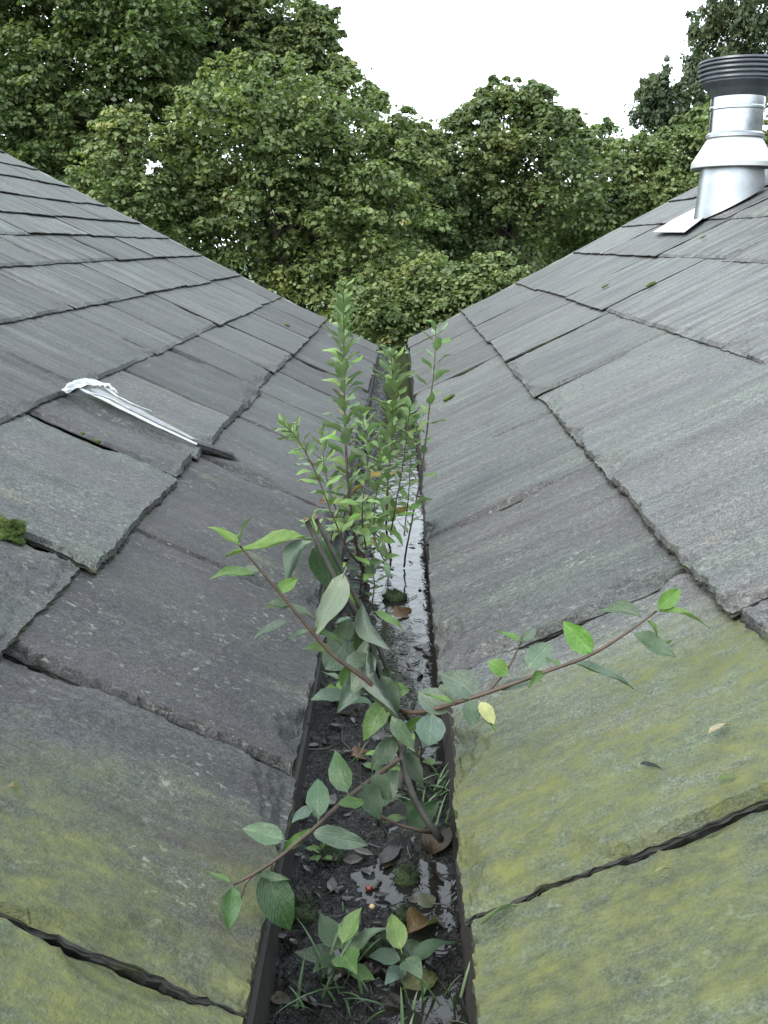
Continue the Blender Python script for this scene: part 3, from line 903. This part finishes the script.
seedling('low willow seedling against the left board beside the long bare-stemmed bush', 338, 722, 46, 9, 28, lean=(0.1, 0))
seedling('small willow seedling at the left board, just up the gutter from the pruned bush', 334, 660, 44, 9, 24, lean=(-0.1, 0))
seedling('leafy seedling in the gutter middle under the right-hand drooping branch', 418, 760, 34, 8, 22)
seedling('bright young seedling among grass strands behind the thick bent stem', 385, 775, 34, 8, 22, cols=(BRIGHT, GREEN, GREEN))
seedling('tiny seedling close by the left board above the red berry', 318, 862, 18, 7, 14, cols=(BRIGHT, GREEN))
seedling('seedling with pale leaves in the water behind the pruned bush', 372, 600, 40, 9, 22)
seedling('seedling at the foot of the tall saplings beside the bright water', 360, 590, 46, 12, 22)
seedling('broad-leaved weed beside the right slates at the bottom edge', 402, 968, 26, 7, 44, 'weed', 'weed', 'ovate', (GREY, DARK, (0.05, 0.08, 0.05)))
seedling('rosette of pointed leaves with the tall grass blades at the bottom edge', 340, 975, 34, 9, 44, 'weed', 'weed', 'lance', (DARK, GREY, GREEN))

# grass in the near gutter (nobody could count it)
gb = MB(); rg = random.Random(3)
def blade(b, d, L, w):
    d = d.normalized(); sidev = d.cross(Vector((0, 0, 1)))
    if sidev.length < 0.05: sidev = Vector((1, 0, 0))
    sidev.normalize(); V = []; n = 5
    for i in range(n + 1):
        t = i / n
        p = b + d * L * t + Vector((0, 0, -0.35 * L * t * t))
        ww = w * (1 - t ** 2) + 0.0002
        V += [p - sidev * ww, p + Vector((0, 0, -0.3 * ww)), p + sidev * ww]
    Fc = []
    for i in range(n):
        a = i * 3
        Fc += [(a, a + 1, a + 4, a + 3), (a + 1, a + 2, a + 5, a + 4)]
    gb.add(V, Fc)
def tuft(u, v, n, L, w=0.0016, sp=0.014):
    c = on_plane(u, v, Vector((0, 0, WZ + 0.03)), Vector((0, 0, 1)))
    for _ in range(n):
        x = min(XR - 0.006, max(XL + 0.008, c.x + rg.gauss(0, sp))); y = c.y + rg.gauss(0, sp * 1.4)
        d = Vector((rg.uniform(-0.9, 0.9), rg.uniform(-0.9, 0.6), rg.uniform(0.45, 1.5)))
        blade(Vector((x, y, silt_z(x, y) - 0.002)), d, L * rg.uniform(0.5, 1.3), w * rg.uniform(0.7, 1.4))
for a in ((328, 965, 8, 0.11), (345, 985, 8, 0.08), (410, 990, 8, 0.09), (440, 985, 6, 0.08), (300, 1000, 6, 0.08), (425, 795, 14, 0.07), (440, 775, 16, 0.06),
          (405, 775, 14, 0.06), (385, 760, 10, 0.06), (350, 760, 6, 0.05), (330, 885, 4, 0.03), (450, 800, 10, 0.05), (380, 1010, 6, 0.08), (460, 1000, 5, 0.07)):
    tuft(*a)
tag(part('grass', gb.mesh('grass', M_grass)), kind='stuff')

# leaf litter in the silt
lb = MB(); rl = random.Random(5)
def litter_leaf(x, y, L):
    z = max(silt_z(x, y), WZ) + 0.003
    a = rl.uniform(0, 6.28); c, s = math.cos(a), math.sin(a); V = []
    tx, ty = rl.uniform(-0.3, 0.3), rl.uniform(-0.3, 0.3)
    for (px, py) in ((0, -0.5), (0.22, -0.15), (0.2, 0.2), (0, 0.5), (-0.22, 0.2), (-0.2, -0.2)):
        X = (px * c - py * s) * L; Y = (px * s + py * c) * L
        V.append((min(XR - 0.002, max(XL + 0.002, x + X)), y + Y, z + tx * X + ty * Y + rl.uniform(0, 0.12) * L))
    V.append((x, y, z))
    lb.add(V, [(i, (i + 1) % 6, 6) for i in range(6)])
for _ in range(420):
    y = 0.6 + rl.random() ** 1.5 * 4.5
    t = rl.random()
    if y > 2.3: t = t ** 2.2
    x = XL + 0.01 + (XR - XL - 0.02) * t
    litter_leaf(x, y, rl.uniform(0.010, 0.040))
for _ in range(70):                 # bits of twig and root
    x = rl.uniform(XL + 0.02, XR - 0.01); y = 0.75 + rl.random() ** 1.4 * 2.2; a = rl.uniform(0, 6.28); L = rl.uniform(0.02, 0.07)
    P = []
    for k_ in range(4):
        t = k_ / 3 - 0.5
        px = min(XR - 0.004, max(XL + 0.006, x + math.cos(a) * L * t + rl.gauss(0, 0.003))); py = y + math.sin(a) * L * t + rl.gauss(0, 0.003)
        P.append(Vector((px, py, max(silt_z(px, py), WZ) + 0.003)))
    lb.tube(P, rl.uniform(0.0007, 0.0016), 4)
tag(part('leaf_litter', lb.mesh('leaf_litter', M_litter, False)), kind='stuff')

# ------------------------------------------------------------------ single small things in the gutter
def floor_pt(u, v, up=0.006):
    p = on_plane(u, v, Vector((0, 0, WZ + 0.03)), Vector((0, 0, 1)))
    p.x = min(XR - 0.01, max(XL + 0.01, p.x))
    p.z = max(silt_z(p.x, p.y), WZ) + up
    return p

def dead_leaf(label, b, t, wpx, col, kind='ovate', where='floor', up=0.006):
    if where == 'floor': B, T, nrm = floor_pt(*b, up), floor_pt(*t, up + 0.003), Vector((0.1, -0.2, 1))
    else:
        sd = -1 if where == 'left' else 1
        B, T = on_roof(sd, *b, 0.044), on_roof(sd, *t, 0.044); nrm = frame(sd)[2]
    D = (B - Vector(cam.location)).length
    o = place_leaf(None, B, T, wpx * D / F * 1.15, nrm, kind, col, 'fallen_leaf')
    return tag(o, label, 'leaf', 'fallen leaves')

dead_leaf('brown curled dead oak leaf lying on the wet silt by the right slates', (408, 918), (440, 902), 26, (0.095, 0.062, 0.034), 'curl')
dead_leaf('grey-green willow leaf lying in the silt between the brown and yellowish leaves', (402, 952), (420, 924), 24, (0.062, 0.084, 0.050))
dead_leaf('yellowish-green broad fallen leaf near the bottom edge of the gutter', (404, 972), (440, 956), 22, (0.106, 0.118, 0.050))
dead_leaf('dark brown wet leaf standing by the right slates at the bush foot', (432, 842), (455, 805), 26, (0.048, 0.029, 0.015), 'ovate')
dead_leaf('brown leaf lying farthest up the gutter, on the debris at the water', (395, 608), (412, 600), 16, (0.073, 0.039, 0.017))
dead_leaf('rust-brown leaf low on the silt left of the thick bent stem', (352, 752), (372, 742), 16, (0.090, 0.045, 0.020))
dead_leaf('long dark grey leaf on the silt pointing at the foot of the bush', (380, 850), (402, 832), 14, (0.034, 0.037, 0.034))
dead_leaf('dull brown leaf half sunk in the silt by the left board at the bottom', (268, 985), (290, 992), 12, (0.043, 0.034, 0.022))
dead_leaf('small greenish-brown leaf on the silt beside the moss cushion', (418, 890), (436, 884), 14, (0.073, 0.078, 0.045))
dead_leaf('curled tan leaf lying on the green slate of the left roof', (7, 787), (24, 793), 13, (0.168, 0.140, 0.073), 'curl', 'left')
dead_leaf('cream pointed leaf lying on the mossy slate of the right roof', (709, 733), (731, 719), 11, (0.258, 0.235, 0.146), 'lance', 'right')
dead_leaf('dark thin curled leaf on the mossy right slate below the cream leaf', (640, 764), (661, 766), 5, (0.017, 0.020, 0.022), 'lance', 'right')
dead_leaf('small green leaf caught at the broken right slate edge', (717, 781), (735, 774), 6, (0.056, 0.084, 0.022), 'lance', 'right')
dead_leaf('pale green leaf on the lowest right slate, nearest to the joint', (655, 872), (672, 864), 7, (0.134, 0.151, 0.073), 'lance', 'right')
dead_leaf('green leaf poking out of the joint at the right gutter edge', (480, 925), (514, 896), 9, (0.078, 0.106, 0.039), 'lance', 'right')

def blob(name, label, cat, c, r, mat, flat=0.6, seed=0, nrm=Vector((0, 0, 1)), amp=0.35, group=None, res=14):
    V = []; Fc = []; n = res; m = res
    zax = nrm.normalized(); xa = Vector((0, 1, 0)).cross(zax).normalized(); ya = zax.cross(xa)
    for i in range(n + 1):
        th = math.pi * i / n
        for k in range(m):
            ph = 2 * math.pi * k / m
            d = Vector((math.sin(th) * math.cos(ph), math.sin(th) * math.sin(ph), math.cos(th)))
            q = 1 + amp * N1(d.x * 1.6 + seed, d.y * 1.6, d.z * 1.6) + amp * 0.4 * N1(d.x * 5 + seed, d.y * 5, d.z * 5)
            V.append(c + xa * (d.x * r[0] * q) + ya * (d.y * r[1] * q) + zax * (d.z * r[0] * flat * q))
    for i in range(n):
        for k in range(m):
            Fc.append((i * m + k, (i + 1) * m + k, (i + 1) * m + (k + 1) % m, i * m + (k + 1) % m))
    return tag(part(name, mesh_of(name, V, Fc, mat)), label, cat, group)

def tufty(o_, n, L, mat, seed, nrm=None):
    """short moss shoots standing out of a cushion, as its part"""
    r = random.Random(seed); me = o_.data; V = []; Fc = []
    vs = [v for v in me.vertices if (v.normal.z > -0.1)]
    for _ in range(n):
        v = r.choice(vs); p = v.co + Vector((r.gauss(0, L * 0.6), r.gauss(0, L * 0.6), r.gauss(0, L * 0.2)))
        d = (v.normal + Vector((r.gauss(0, 0.5), r.gauss(0, 0.5), r.gauss(0, 0.5)))).normalized() * L
        s_ = d.cross(Vector((r.random(), r.random(), r.random()))).normalized() * L * 0.22
        k = len(V); V += [p - s_, p + s_, p + d]; Fc.append((k, k + 1, k + 2))
    t = bpy.data.objects.new('moss_shoots', mesh_of('moss_shoots', V, Fc, mat, False))
    link(t, o_); tag(t, kind='stuff')

mo = blob('moss_clump', 'bright green moss cushion in the slate joint at the left picture edge', 'moss', on_roof(-1, 9, 530, 0.034), (0.030, 0.019), M_moss, 0.55, 3, frame(-1)[2], 0.9, None, 28)
tufty(mo, 1600, 0.0045, M_moss, 1)
ml = [(98, 441, -1, 0.012, 'small moss tuft on the left slate just below the white strip'),
      (82, 433, -1, 0.008, 'tiny moss tuft left of the other one below the white strip'),
      (287, 325, -1, 0.020, 'yellow-green moss fleck high on the left roof beside the tallest sapling'),
      (605, 286, 1, 0.022, 'flat moss fleck on the right roof nearest to the trees'),
      (651, 284, 1, 0.024, 'flat moss fleck on the right roof below the flue'),
      (703, 237, 1, 0.016, 'moss speck just under the metal flashing plate'),
      (448, 398, 1, 0.030, 'dark moss tuft in the right slate joint beside the slim sapling'),
      (668, 642, 1, 0.006, 'tiny moss tuft at the right slate corner above the branch tip')]
for i, (u, v, sd, r, lab) in enumerate(ml):
    blob('moss_tuft', lab, 'moss', on_roof(sd, u, v, 0.036), (r, r * 0.6), M_moss, 0.35, i * 3.3, frame(sd)[2], 0.5, 'moss tufts on the slates', 8)
for i, (u, v, r, lab) in enumerate(((406, 862, 0.020, 'dark moss cushion in the silt near the foot of the pruned bush'),
                                    (405, 898, 0.014, 'dark moss cushion beside the brown oak leaf'),
                                    (330, 842, 0.020, 'dark moss cushion at the left board under the low branch'),
                                    (298, 905, 0.022, 'dark moss cushion at the left board beside the hanging leaf'),
                                    (372, 935, 0.022, 'dark moss cushion in the gutter middle above the grass'),
                                    (395, 588, 0.030, 'dark moss lump on debris at the edge of the bright water'))):
    o_ = blob('moss_cushion', lab, 'moss', floor_pt(u, v, 0.004), (r, r), M_darkmoss, 0.6, i * 5.1 + 1, Vector((0, 0, 1)), 0.5, 'moss cushions in the gutter', 10)
    tufty(o_, 350, 0.005, M_darkmoss, i + 20)
M_red = simple('red_berry', (0.11, 0.02, 0.008), 0.3, 0, 0.3)
M_pale = simple('pale_berry', (0.2900, 0.2088, 0.1160), 0.4, 0, 0.3)
blob('berry', 'orange-red berry lying on the wet silt', 'berry', floor_pt(369, 873, 0.004), (0.0058, 0.005), M_red, 0.8, 2, amp=0.15, res=10)
blob('berry', 'pale tan berry lying on the silt just below the red one', 'berry', floor_pt(372, 895, 0.004), (0.0045, 0.004), M_pale, 0.8, 4, amp=0.15, res=10)

# white strip stuck on the left slates, with its crumpled end, and the loose slate splinter
def ribbon(pix, wpx, side, up, mat, th=0.0015, crumple=0.002, seed=0.0):
    V = []; Fc = []
    pts = [on_roof(side, u, v, up) for u, v in pix]
    P = spline(pts, 6); nrm = frame(side)[2]
    n = len(P); m = 5
    for i, p in enumerate(P):
        t = (P[min(i + 1, n - 1)] - P[max(i - 1, 0)]).normalized(); sx = t.cross(nrm).normalized()
        D = (p - Vector(cam.location)).length
        f = i / (n - 1) * (len(wpx) - 1); k = min(int(f), len(wpx) - 2); w = (wpx[k] + (wpx[k + 1] - wpx[k]) * (f - k)) * D / F * 1.3
        for j in range(m):
            q = j / (m - 1) - 0.5
            V.append(p + sx * (q * w + 0.003 * N1(i * 0.8, j, seed)) + nrm * (crumple * N1(i * 0.42 + seed, j * 0.9)))
    k0 = len(V)
    V += [Vector(v) - nrm * th for v in V]
    for i in range(n - 1):
        for j in range(m - 1):
            a = i * m + j
            Fc.append((a, a + 1, a + m + 1, a + m)); Fc.append((k0 + a, k0 + a + m, k0 + a + m + 1, k0 + a + 1))
    for i in range(n - 1):
        for j in (0, m - 1):
            a = i * m + j
            Fc.append((a, a + m, k0 + a + m, k0 + a))
    return mesh_of('strip', V, Fc, mat, False)
tp = on_roof(-1, 130, 415, 0.04)
strip = thing('white_strip', 'crumpled white plastic strip running down over the left slates', 'plastic strip', tp)
part('crumpled_end', ribbon([(64, 391), (78, 384), (94, 382), (108, 386), (118, 393)], [5, 9, 11, 8, 3], -1, 0.050, M_tape, crumple=0.012, seed=4), strip)
part('tape', ribbon([(78, 387), (108, 401), (150, 422), (197, 444)], [6, 7, 7, 4], -1, 0.046, M_tape, crumple=0.002, seed=1), strip)
part('silver_band', ribbon([(92, 388), (124, 404), (160, 422), (198, 441)], [14, 14, 11, 6], -1, 0.043, M_band, crumple=0.002, seed=8), strip)
part('torn_tail', ribbon([(104, 386), (118, 396), (136, 405), (152, 411)], [4, 2.5, 2, 1], -1, 0.047, M_tape, crumple=0.003, seed=2), strip)
part('torn_tail', ribbon([(90, 392), (112, 399), (130, 408)], [3, 2, 1], -1, 0.048, M_tape, crumple=0.003, seed=6), strip)
# splinter
o, b, n = frame(-1)
p0, p1 = on_roof(-1, 198, 444, 0.045), on_roof(-1, 242, 459, 0.030)
sm = slate_mesh((p1 - p0).length, 0.040, 0.012, 0.010, 3.7, 1, 0.5)
spl = bpy.data.objects.new('slate_splinter', sm); link(spl)
ax = (p1 - p0).normalized(); zz = (n - ax * n.dot(ax)).normalized(); yy = zz.cross(ax)
spl.matrix_world = Matrix.Translation(p0) @ Matrix((ax, yy, zz)).transposed().to_4x4()
spl.color = (0.1, 0, 0.4, 0.8)
tag(spl, 'narrow slate splinter slipped out at the end of the white strip', 'slate')

# ------------------------------------------------------------------ metal flue on the right roof
fb = on_roof(1, 729, 205, 0.03)
DF = (fb - Vector(cam.location)).dot(CR @ Vector((0, 0, -1)))
k = DF / F
def zpix(v):
    r = ray(734, v)
    return H + r.z * fb.y / r.y - fb.z
flue = thing('metal_flue', 'galvanised metal flue with dark louvred cap and white collar on the right roof', 'flue', fb)
c0 = (fb.x, fb.y, fb.z)
mb = MB()                          # sloping flashing cone
n = 40; V = []; Fc = []; zt = zpix(168)
for j in range(5):
    t = j / 4
    for i in range(n):
        w = 2 * math.pi * i / n
        r = (33 - 3 * t) * k
        x = fb.x + r * math.cos(w); y = fb.y + r * math.sin(w)
        zb = fb.z + (x - fb.x) * math.tan(PHI_R) + 0.01
        V.append((x, y, zb * (1 - t) + (fb.z + zt) * t))
for j in range(4):
    for i in range(n):
        Fc.append((j * n + i, j * n + (i + 1) % n, (j + 1) * n + (i + 1) % n, (j + 1) * n + i))
part('flashing_cone', mesh_of('flashing_cone', V, Fc, M_alu), flue)
mb = MB(); mb.lathe(c0, [(25.6 * k, zpix(139)), (27 * k, zpix(141)), (39.5 * k, zpix(163.5)), (39.7 * k, zpix(168)), (38.6 * k, zpix(168.5)), (38.2 * k, zpix(165)), (24 * k, zpix(150))], 48)
part('storm_collar', mb.mesh('storm_collar', M_white), flue)
mb = MB(); mb.lathe(c0, [(25 * k, zpix(160)), (25 * k, zpix(110)), (25.8 * k, zpix(109))], 48)
part('lower_pipe', mb.mesh('lower_pipe', M_steel), flue)
mb = MB(); mb.lathe(c0, [(25.2 * k, zpix(111)), (25.8 * k, zpix(110)), (25.8 * k, zpix(108)), (25.3 * k, zpix(107)), (25.4 * k, zpix(92)), (26 * k, zpix(80))], 48)
part('upper_pipe', mb.mesh('upper_pipe', M_steel), flue)
mb = MB(); mb.lathe(c0, [(24.5 * k, zpix(139)), (27.5 * k, zpix(138)), (27.5 * k, zpix(135)), (25.2 * k, zpix(133))], 48)
part('pipe_band', mb.mesh('pipe_band', M_alu), flue)
cap = thing('louvred_cap', None, None); cap.parent = flue; cap.location = (0, 0, 0)
for key in ('label', 'category'):
    if key in cap: del cap[key]
mb = MB(); mb.lathe(c0, [(26 * k, zpix(98)), (30 * k, zpix(90)), (35.5 * k, zpix(84)), (36 * k, zpix(64))], 48)
part('cap_core', mb.mesh('cap_core', M_cap), cap)
for i in range(4):
    z0 = 82 - i * 4.6
    r0 = (37.2 + min(i, 2) * 0.9) * k
    mb = MB(); mb.lathe(c0, [(35.8 * k, zpix(z0 - 0.2)), (r0, zpix(z0)), (r0 + 0.5 * k, zpix(z0 - 1.0)), (r0 + 0.3 * k, zpix(z0 - 2.6)), (35.8 * k, zpix(z0 - 3.2))], 48)
    part('louvre', mb.mesh('louvre', M_cap), cap)
mb = MB(); mb.lathe(c0, [(37 * k, zpix(64.5)), (39 * k, zpix(63.5)), (38.5 * k, zpix(61.5)), (20 * k, zpix(60.5)), (0.01, zpix(60))], 48)
part('cap_lid', mb.mesh('cap_lid', M_cap), cap)
# flashing plate, lying on the slates and running up under the next course
pl = [on_roof(1, u, v, 0.050) for u, v in ((653, 232), (684, 232), (701, 219), (712, 206), (699, 206), (672, 220))]
nr = frame(1)[2]
V = pl + [p - nr * 0.004 for p in pl]
q = len(pl)
Fc = [tuple(range(q)), tuple(reversed(range(q, 2 * q)))] + [(i, q + i, q + (i + 1) % q, (i + 1) % q) for i in range(q)]
part('flashing_plate', mesh_of('flashing_plate', V, Fc, M_white, False), flue)

# ------------------------------------------------------------------ trees beyond the roofs
MC_dark = crown_material('dark_oak_foliage', (0.050, 0.079, 0.030), (0.101, 0.143, 0.055), (0.167, 0.208, 0.086), (0.241, 0.215, 0.093))
MC_mid = crown_material('oak_foliage', (0.055, 0.084, 0.034), (0.110, 0.149, 0.062), (0.182, 0.215, 0.093), (0.263, 0.214, 0.096))
MC_light = crown_material('light_foliage', (0.066, 0.099, 0.038), (0.135, 0.179, 0.069), (0.218, 0.259, 0.108), (0.300, 0.252, 0.114))
MC_blue = crown_material('blue_green_foliage', (0.035, 0.054, 0.029), (0.066, 0.094, 0.050), (0.113, 0.138, 0.075), (0.194, 0.149, 0.073))

def leaf_cloud(name, centers, radii, mat, per, lsize, parent, droop=0.0):
    """centers (n,3): clump centres; each clump is a flattened tuft of 'per' leaves"""
    n = len(centers)
    cnt = n * per
    cen = np.repeat(centers, per, axis=0); rad = np.repeat(radii, per)[:, None]
    d = rng.normal(size=(cnt, 3)); d /= np.linalg.norm(d, axis=1)[:, None]
    d[:, 2] = np.where(d[:, 2] < -0.6, -d[:, 2], d[:, 2])
    r = rng.random((cnt, 1)) ** 0.40 * rng.uniform(0.8, 1.35, (cnt, 1))
    off = d * r * rad; off[:, 2] *= 0.62
    if droop: off[:, 2] -= droop * rad[:, 0] * rng.random(cnt)
    pos = cen + off
    nrm = d * 0.75 + rng.normal(size=(cnt, 3)) * 0.5; nrm[:, 2] += 0.75
    nrm /= np.linalg.norm(nrm, axis=1)[:, None]
    t = rng.normal(size=(cnt, 3)); t -= nrm * np.sum(t * nrm, axis=1)[:, None]
    if droop: t[:, 2] -= 1.2
    t /= np.linalg.norm(t, axis=1)[:, None]
    s = np.cross(nrm, t)
    L = (lsize * rng.uniform(0.5, 1.45, (cnt, 1)))
    Wd = L * rng.uniform(0.30, 0.42, (cnt, 1))
    bend = nrm * L * rng.uniform(-0.15, 0.15, (cnt, 1))
    V = np.empty((cnt, 4, 3), dtype=np.float32)
    V[:, 0] = pos - t * L * 0.5; V[:, 1] = pos + s * Wd + bend + t * L * 0.08; V[:, 2] = pos + t * L * 0.5; V[:, 3] = pos - s * Wd + bend + t * L * 0.08
    m = bpy.data.meshes.new(name)
    m.vertices.add(cnt * 4); m.vertices.foreach_set('co', V.ravel())
    m.loops.add(cnt * 4); m.loops.foreach_set('vertex_index', np.arange(cnt * 4, dtype=np.int32))
    m.polygons.add(cnt); m.polygons.foreach_set('loop_start', np.arange(0, cnt * 4, 4, dtype=np.int32))
    m.update(calc_edges=True)
    at_ = m.attributes.new('var', 'FLOAT', 'FACE')
    cv = np.repeat(rng.normal(0.0, 0.15, n), per)
    at_.data.foreach_set('value', np.clip(0.42 + cv + rng.normal(0, 0.13, cnt), 0, 1).astype(np.float32))
    m.materials.append(mat)
    o = bpy.data.objects.new(name, m); link(o, parent)
    o.location = -parent.location
    return o

def tree(name, label, lobes, D, mat, lsize=0.135, dens=0.9, per=42, droop=0.0, group='trees beyond the roofs', clump=(0.22, 0.46)):
    L = []
    for (u, v, r) in lobes:
        dd = D + random.uniform(-0.4, 0.4) * r * D / F
        L.append((at(u, v, dd), r * D / F))
    big = sorted(L, key=lambda q: -q[1])
    cx = sum(p.x * r for p, r in L) / sum(r for p, r in L); cy = sum(p.y * r for p, r in L) / sum(r for p, r in L)
    dens *= 2.0; per = int(per * 1.5); lsize *= 0.74; clump = (clump[0] * 0.6, clump[1] * 0.95)
    root = thing(name, label, 'tree', (cx, cy, GZ), group)
    zc = sum(p.z for p, r in L) / len(L); zmin = min(p.z - r for p, r in L)
    tb = MB(); b = Vector((cx, cy, GZ - 0.1)); mid = Vector((cx + random.uniform(-0.2, 0.2), cy, GZ + 0.55 * (zc - GZ))); top = Vector((cx, cy, zc))
    P = spline([b, mid, top], 6); R = [0.22 - 0.15 * i / (len(P) - 1) for i in range(len(P))]
    tb.tube(P, R, 9)
    part('trunk', tb.mesh('trunk', M_trunk), root)
    cen = []; rad = []
    for (p, r) in L:
        lb_ = MB()
        s_ = P[random.randint(4, len(P) - 2)]
        e_ = p + Vector((0, 0, r * 0.2))
        Q = spline([s_, s_.lerp(p, 0.5) + Vector((random.uniform(-.2, .2), random.uniform(-.2, .2), 0.15)), p, e_], 4)
        lb_.tube(Q, [0.055 - 0.045 * i / (len(Q) - 1) for i in range(len(Q))], 6)
        for _ in range(5):
            a = Q[random.randint(4, len(Q) - 1)]; d = Vector((random.gauss(0, 1), random.gauss(0, 1), random.gauss(0.4, 0.7))).normalized()
            lb_.tube([a, a + d * r * 0.35 + Vector((0, 0, 0.03)), a + d * r * 0.6], [0.022, 0.014, 0.006], 4)
        part('limb', lb_.mesh('limb', M_trunk), root)
        n = int(max(6, 46 * r * r * dens + 10 * r))
        d = rng.normal(size=(n, 3)); d /= np.linalg.norm(d, axis=1)[:, None]
        q = rng.random((n, 1)) ** 0.40 * rng.uniform(0.8, 1.08, (n, 1))
        cen.append(np.array(p)[None] + d * q * r * np.array([[1, 1, 0.95]])); rad.append(rng.uniform(clump[0], clump[1], n))
        # loose sprigs standing out of the crown
        m_ = int(7 + 16 * r); d = rng.normal(size=(m_, 3)); d[:, 2] = np.abs(d[:, 2]) * 0.9; d /= np.linalg.norm(d, axis=1)[:, None]
        for k_ in range(3):
            cen.append(np.array(p)[None] + d * r * (1.0 + 0.085 * (k_ + 1)) + rng.normal(0, 0.05, (m_, 3)))
            rad.append(np.full(m_, clump[0] * (1.0, 0.75, 0.5)[k_]))
    leaf_cloud('crown', np.concatenate(cen), np.concatenate(rad), mat, per, lsize, root, droop)
    return root

tree('oak_tree', 'tall dark oak filling the upper left corner behind the left roof', [(-60, 40, 120), (50, -20, 100), (60, 80, 85), (140, 40, 62), (10, 150, 70), (95, 140, 55), (150, 0, 60), (60, 190, 55), (150, 100, 40)], 18.5, MC_dark)
tree('oak_tree', 'tall oak at the top, its right outline stepping down against the white sky', [(215, -15, 70), (284, 35, 46), (308, 52, 26), (210, 55, 60), (334, 84, 22), (280, 85, 52), (362, 112, 18), (318, 22, 8), (180, 95, 40)], 20.0, MC_mid)
tree('oak_tree', 'broad light-leaved oak in the centre left, in front of the taller ones', [(255, 150, 70), (320, 145, 66), (205, 200, 45), (372, 165, 52), (290, 235, 85), (385, 225, 62), (410, 150, 26), (340, 300, 66), (205, 260, 45), (230, 115, 40), (175, 215, 30), (180, 150, 26)], 15.0, MC_light, 0.105)
tree('oak_tree', 'oak right of the centre with a ragged pointed top in the white sky', [(515, 150, 48), (468, 178, 44), (545, 190, 60), (497, 108, 20), (522, 112, 20), (495, 230, 70), (560, 150, 30), (430, 195, 42), (440, 250, 56), (545, 128, 14), (460, 128, 11), (436, 150, 10)], 17.0, MC_mid, 0.11, 0.75)
tree('oak_tree', 'smaller yellowing oak between the pointed oak and the flue', [(612, 190, 45), (600, 150, 20), (575, 235, 56), (655, 195, 40), (700, 185, 40), (640, 245, 55), (690, 160, 36), (745, 180, 45), (720, 150, 40), (655, 165, 26)], 18.5, MC_light, 0.11)
tree('birch_tree', 'dark drooping tree rising behind the flue at the upper right corner', [(765, 5, 44), (725, 22, 28), (745, 55, 38), (668, 100, 30), (690, 125, 34), (725, 120, 42), (655, 118, 20), (700, 70, 12), (795, 60, 60), (650, 96, 12), (702, 38, 12), (645, 118, 9)], 23.0, MC_blue, 0.12, 0.55, 36, 1.1)
tree('hazel_bush', 'low pale bush filling the gap at the far end of the gutter', [(425, 300, 30), (475, 300, 26), (500, 285, 22), (398, 322, 28), (452, 322, 26), (372, 318, 26), (415, 345, 30)], 12.8, MC_light, 0.085, 1.5, 40)
tree('young_tree', 'slim young light green tree close behind the left roof edge', [(122, 135, 18), (118, 165, 28), (108, 205, 34), (140, 205, 28)], 14.0, MC_light, 0.09, 1.3, 34)
tree('background_tree', 'dim tree far behind the left roof, seen through the oak gaps', [(40, 210, 70), (110, 230, 50), (200, 205, 46), (150, 215, 30), (185, 160, 22)], 27.0, MC_dark, 0.15)
tree('background_tree', 'dim tree far behind the middle, between the light oak and the pointed oak', [(400, 230, 70), (330, 220, 70), (470, 250, 70), (410, 180, 36)], 27.0, MC_dark, 0.15)
tree('background_tree', 'dim tree far behind the right roof edge below the yellowing oak', [(560, 240, 60), (640, 230, 50), (710, 210, 45)], 27.0, MC_dark, 0.15)
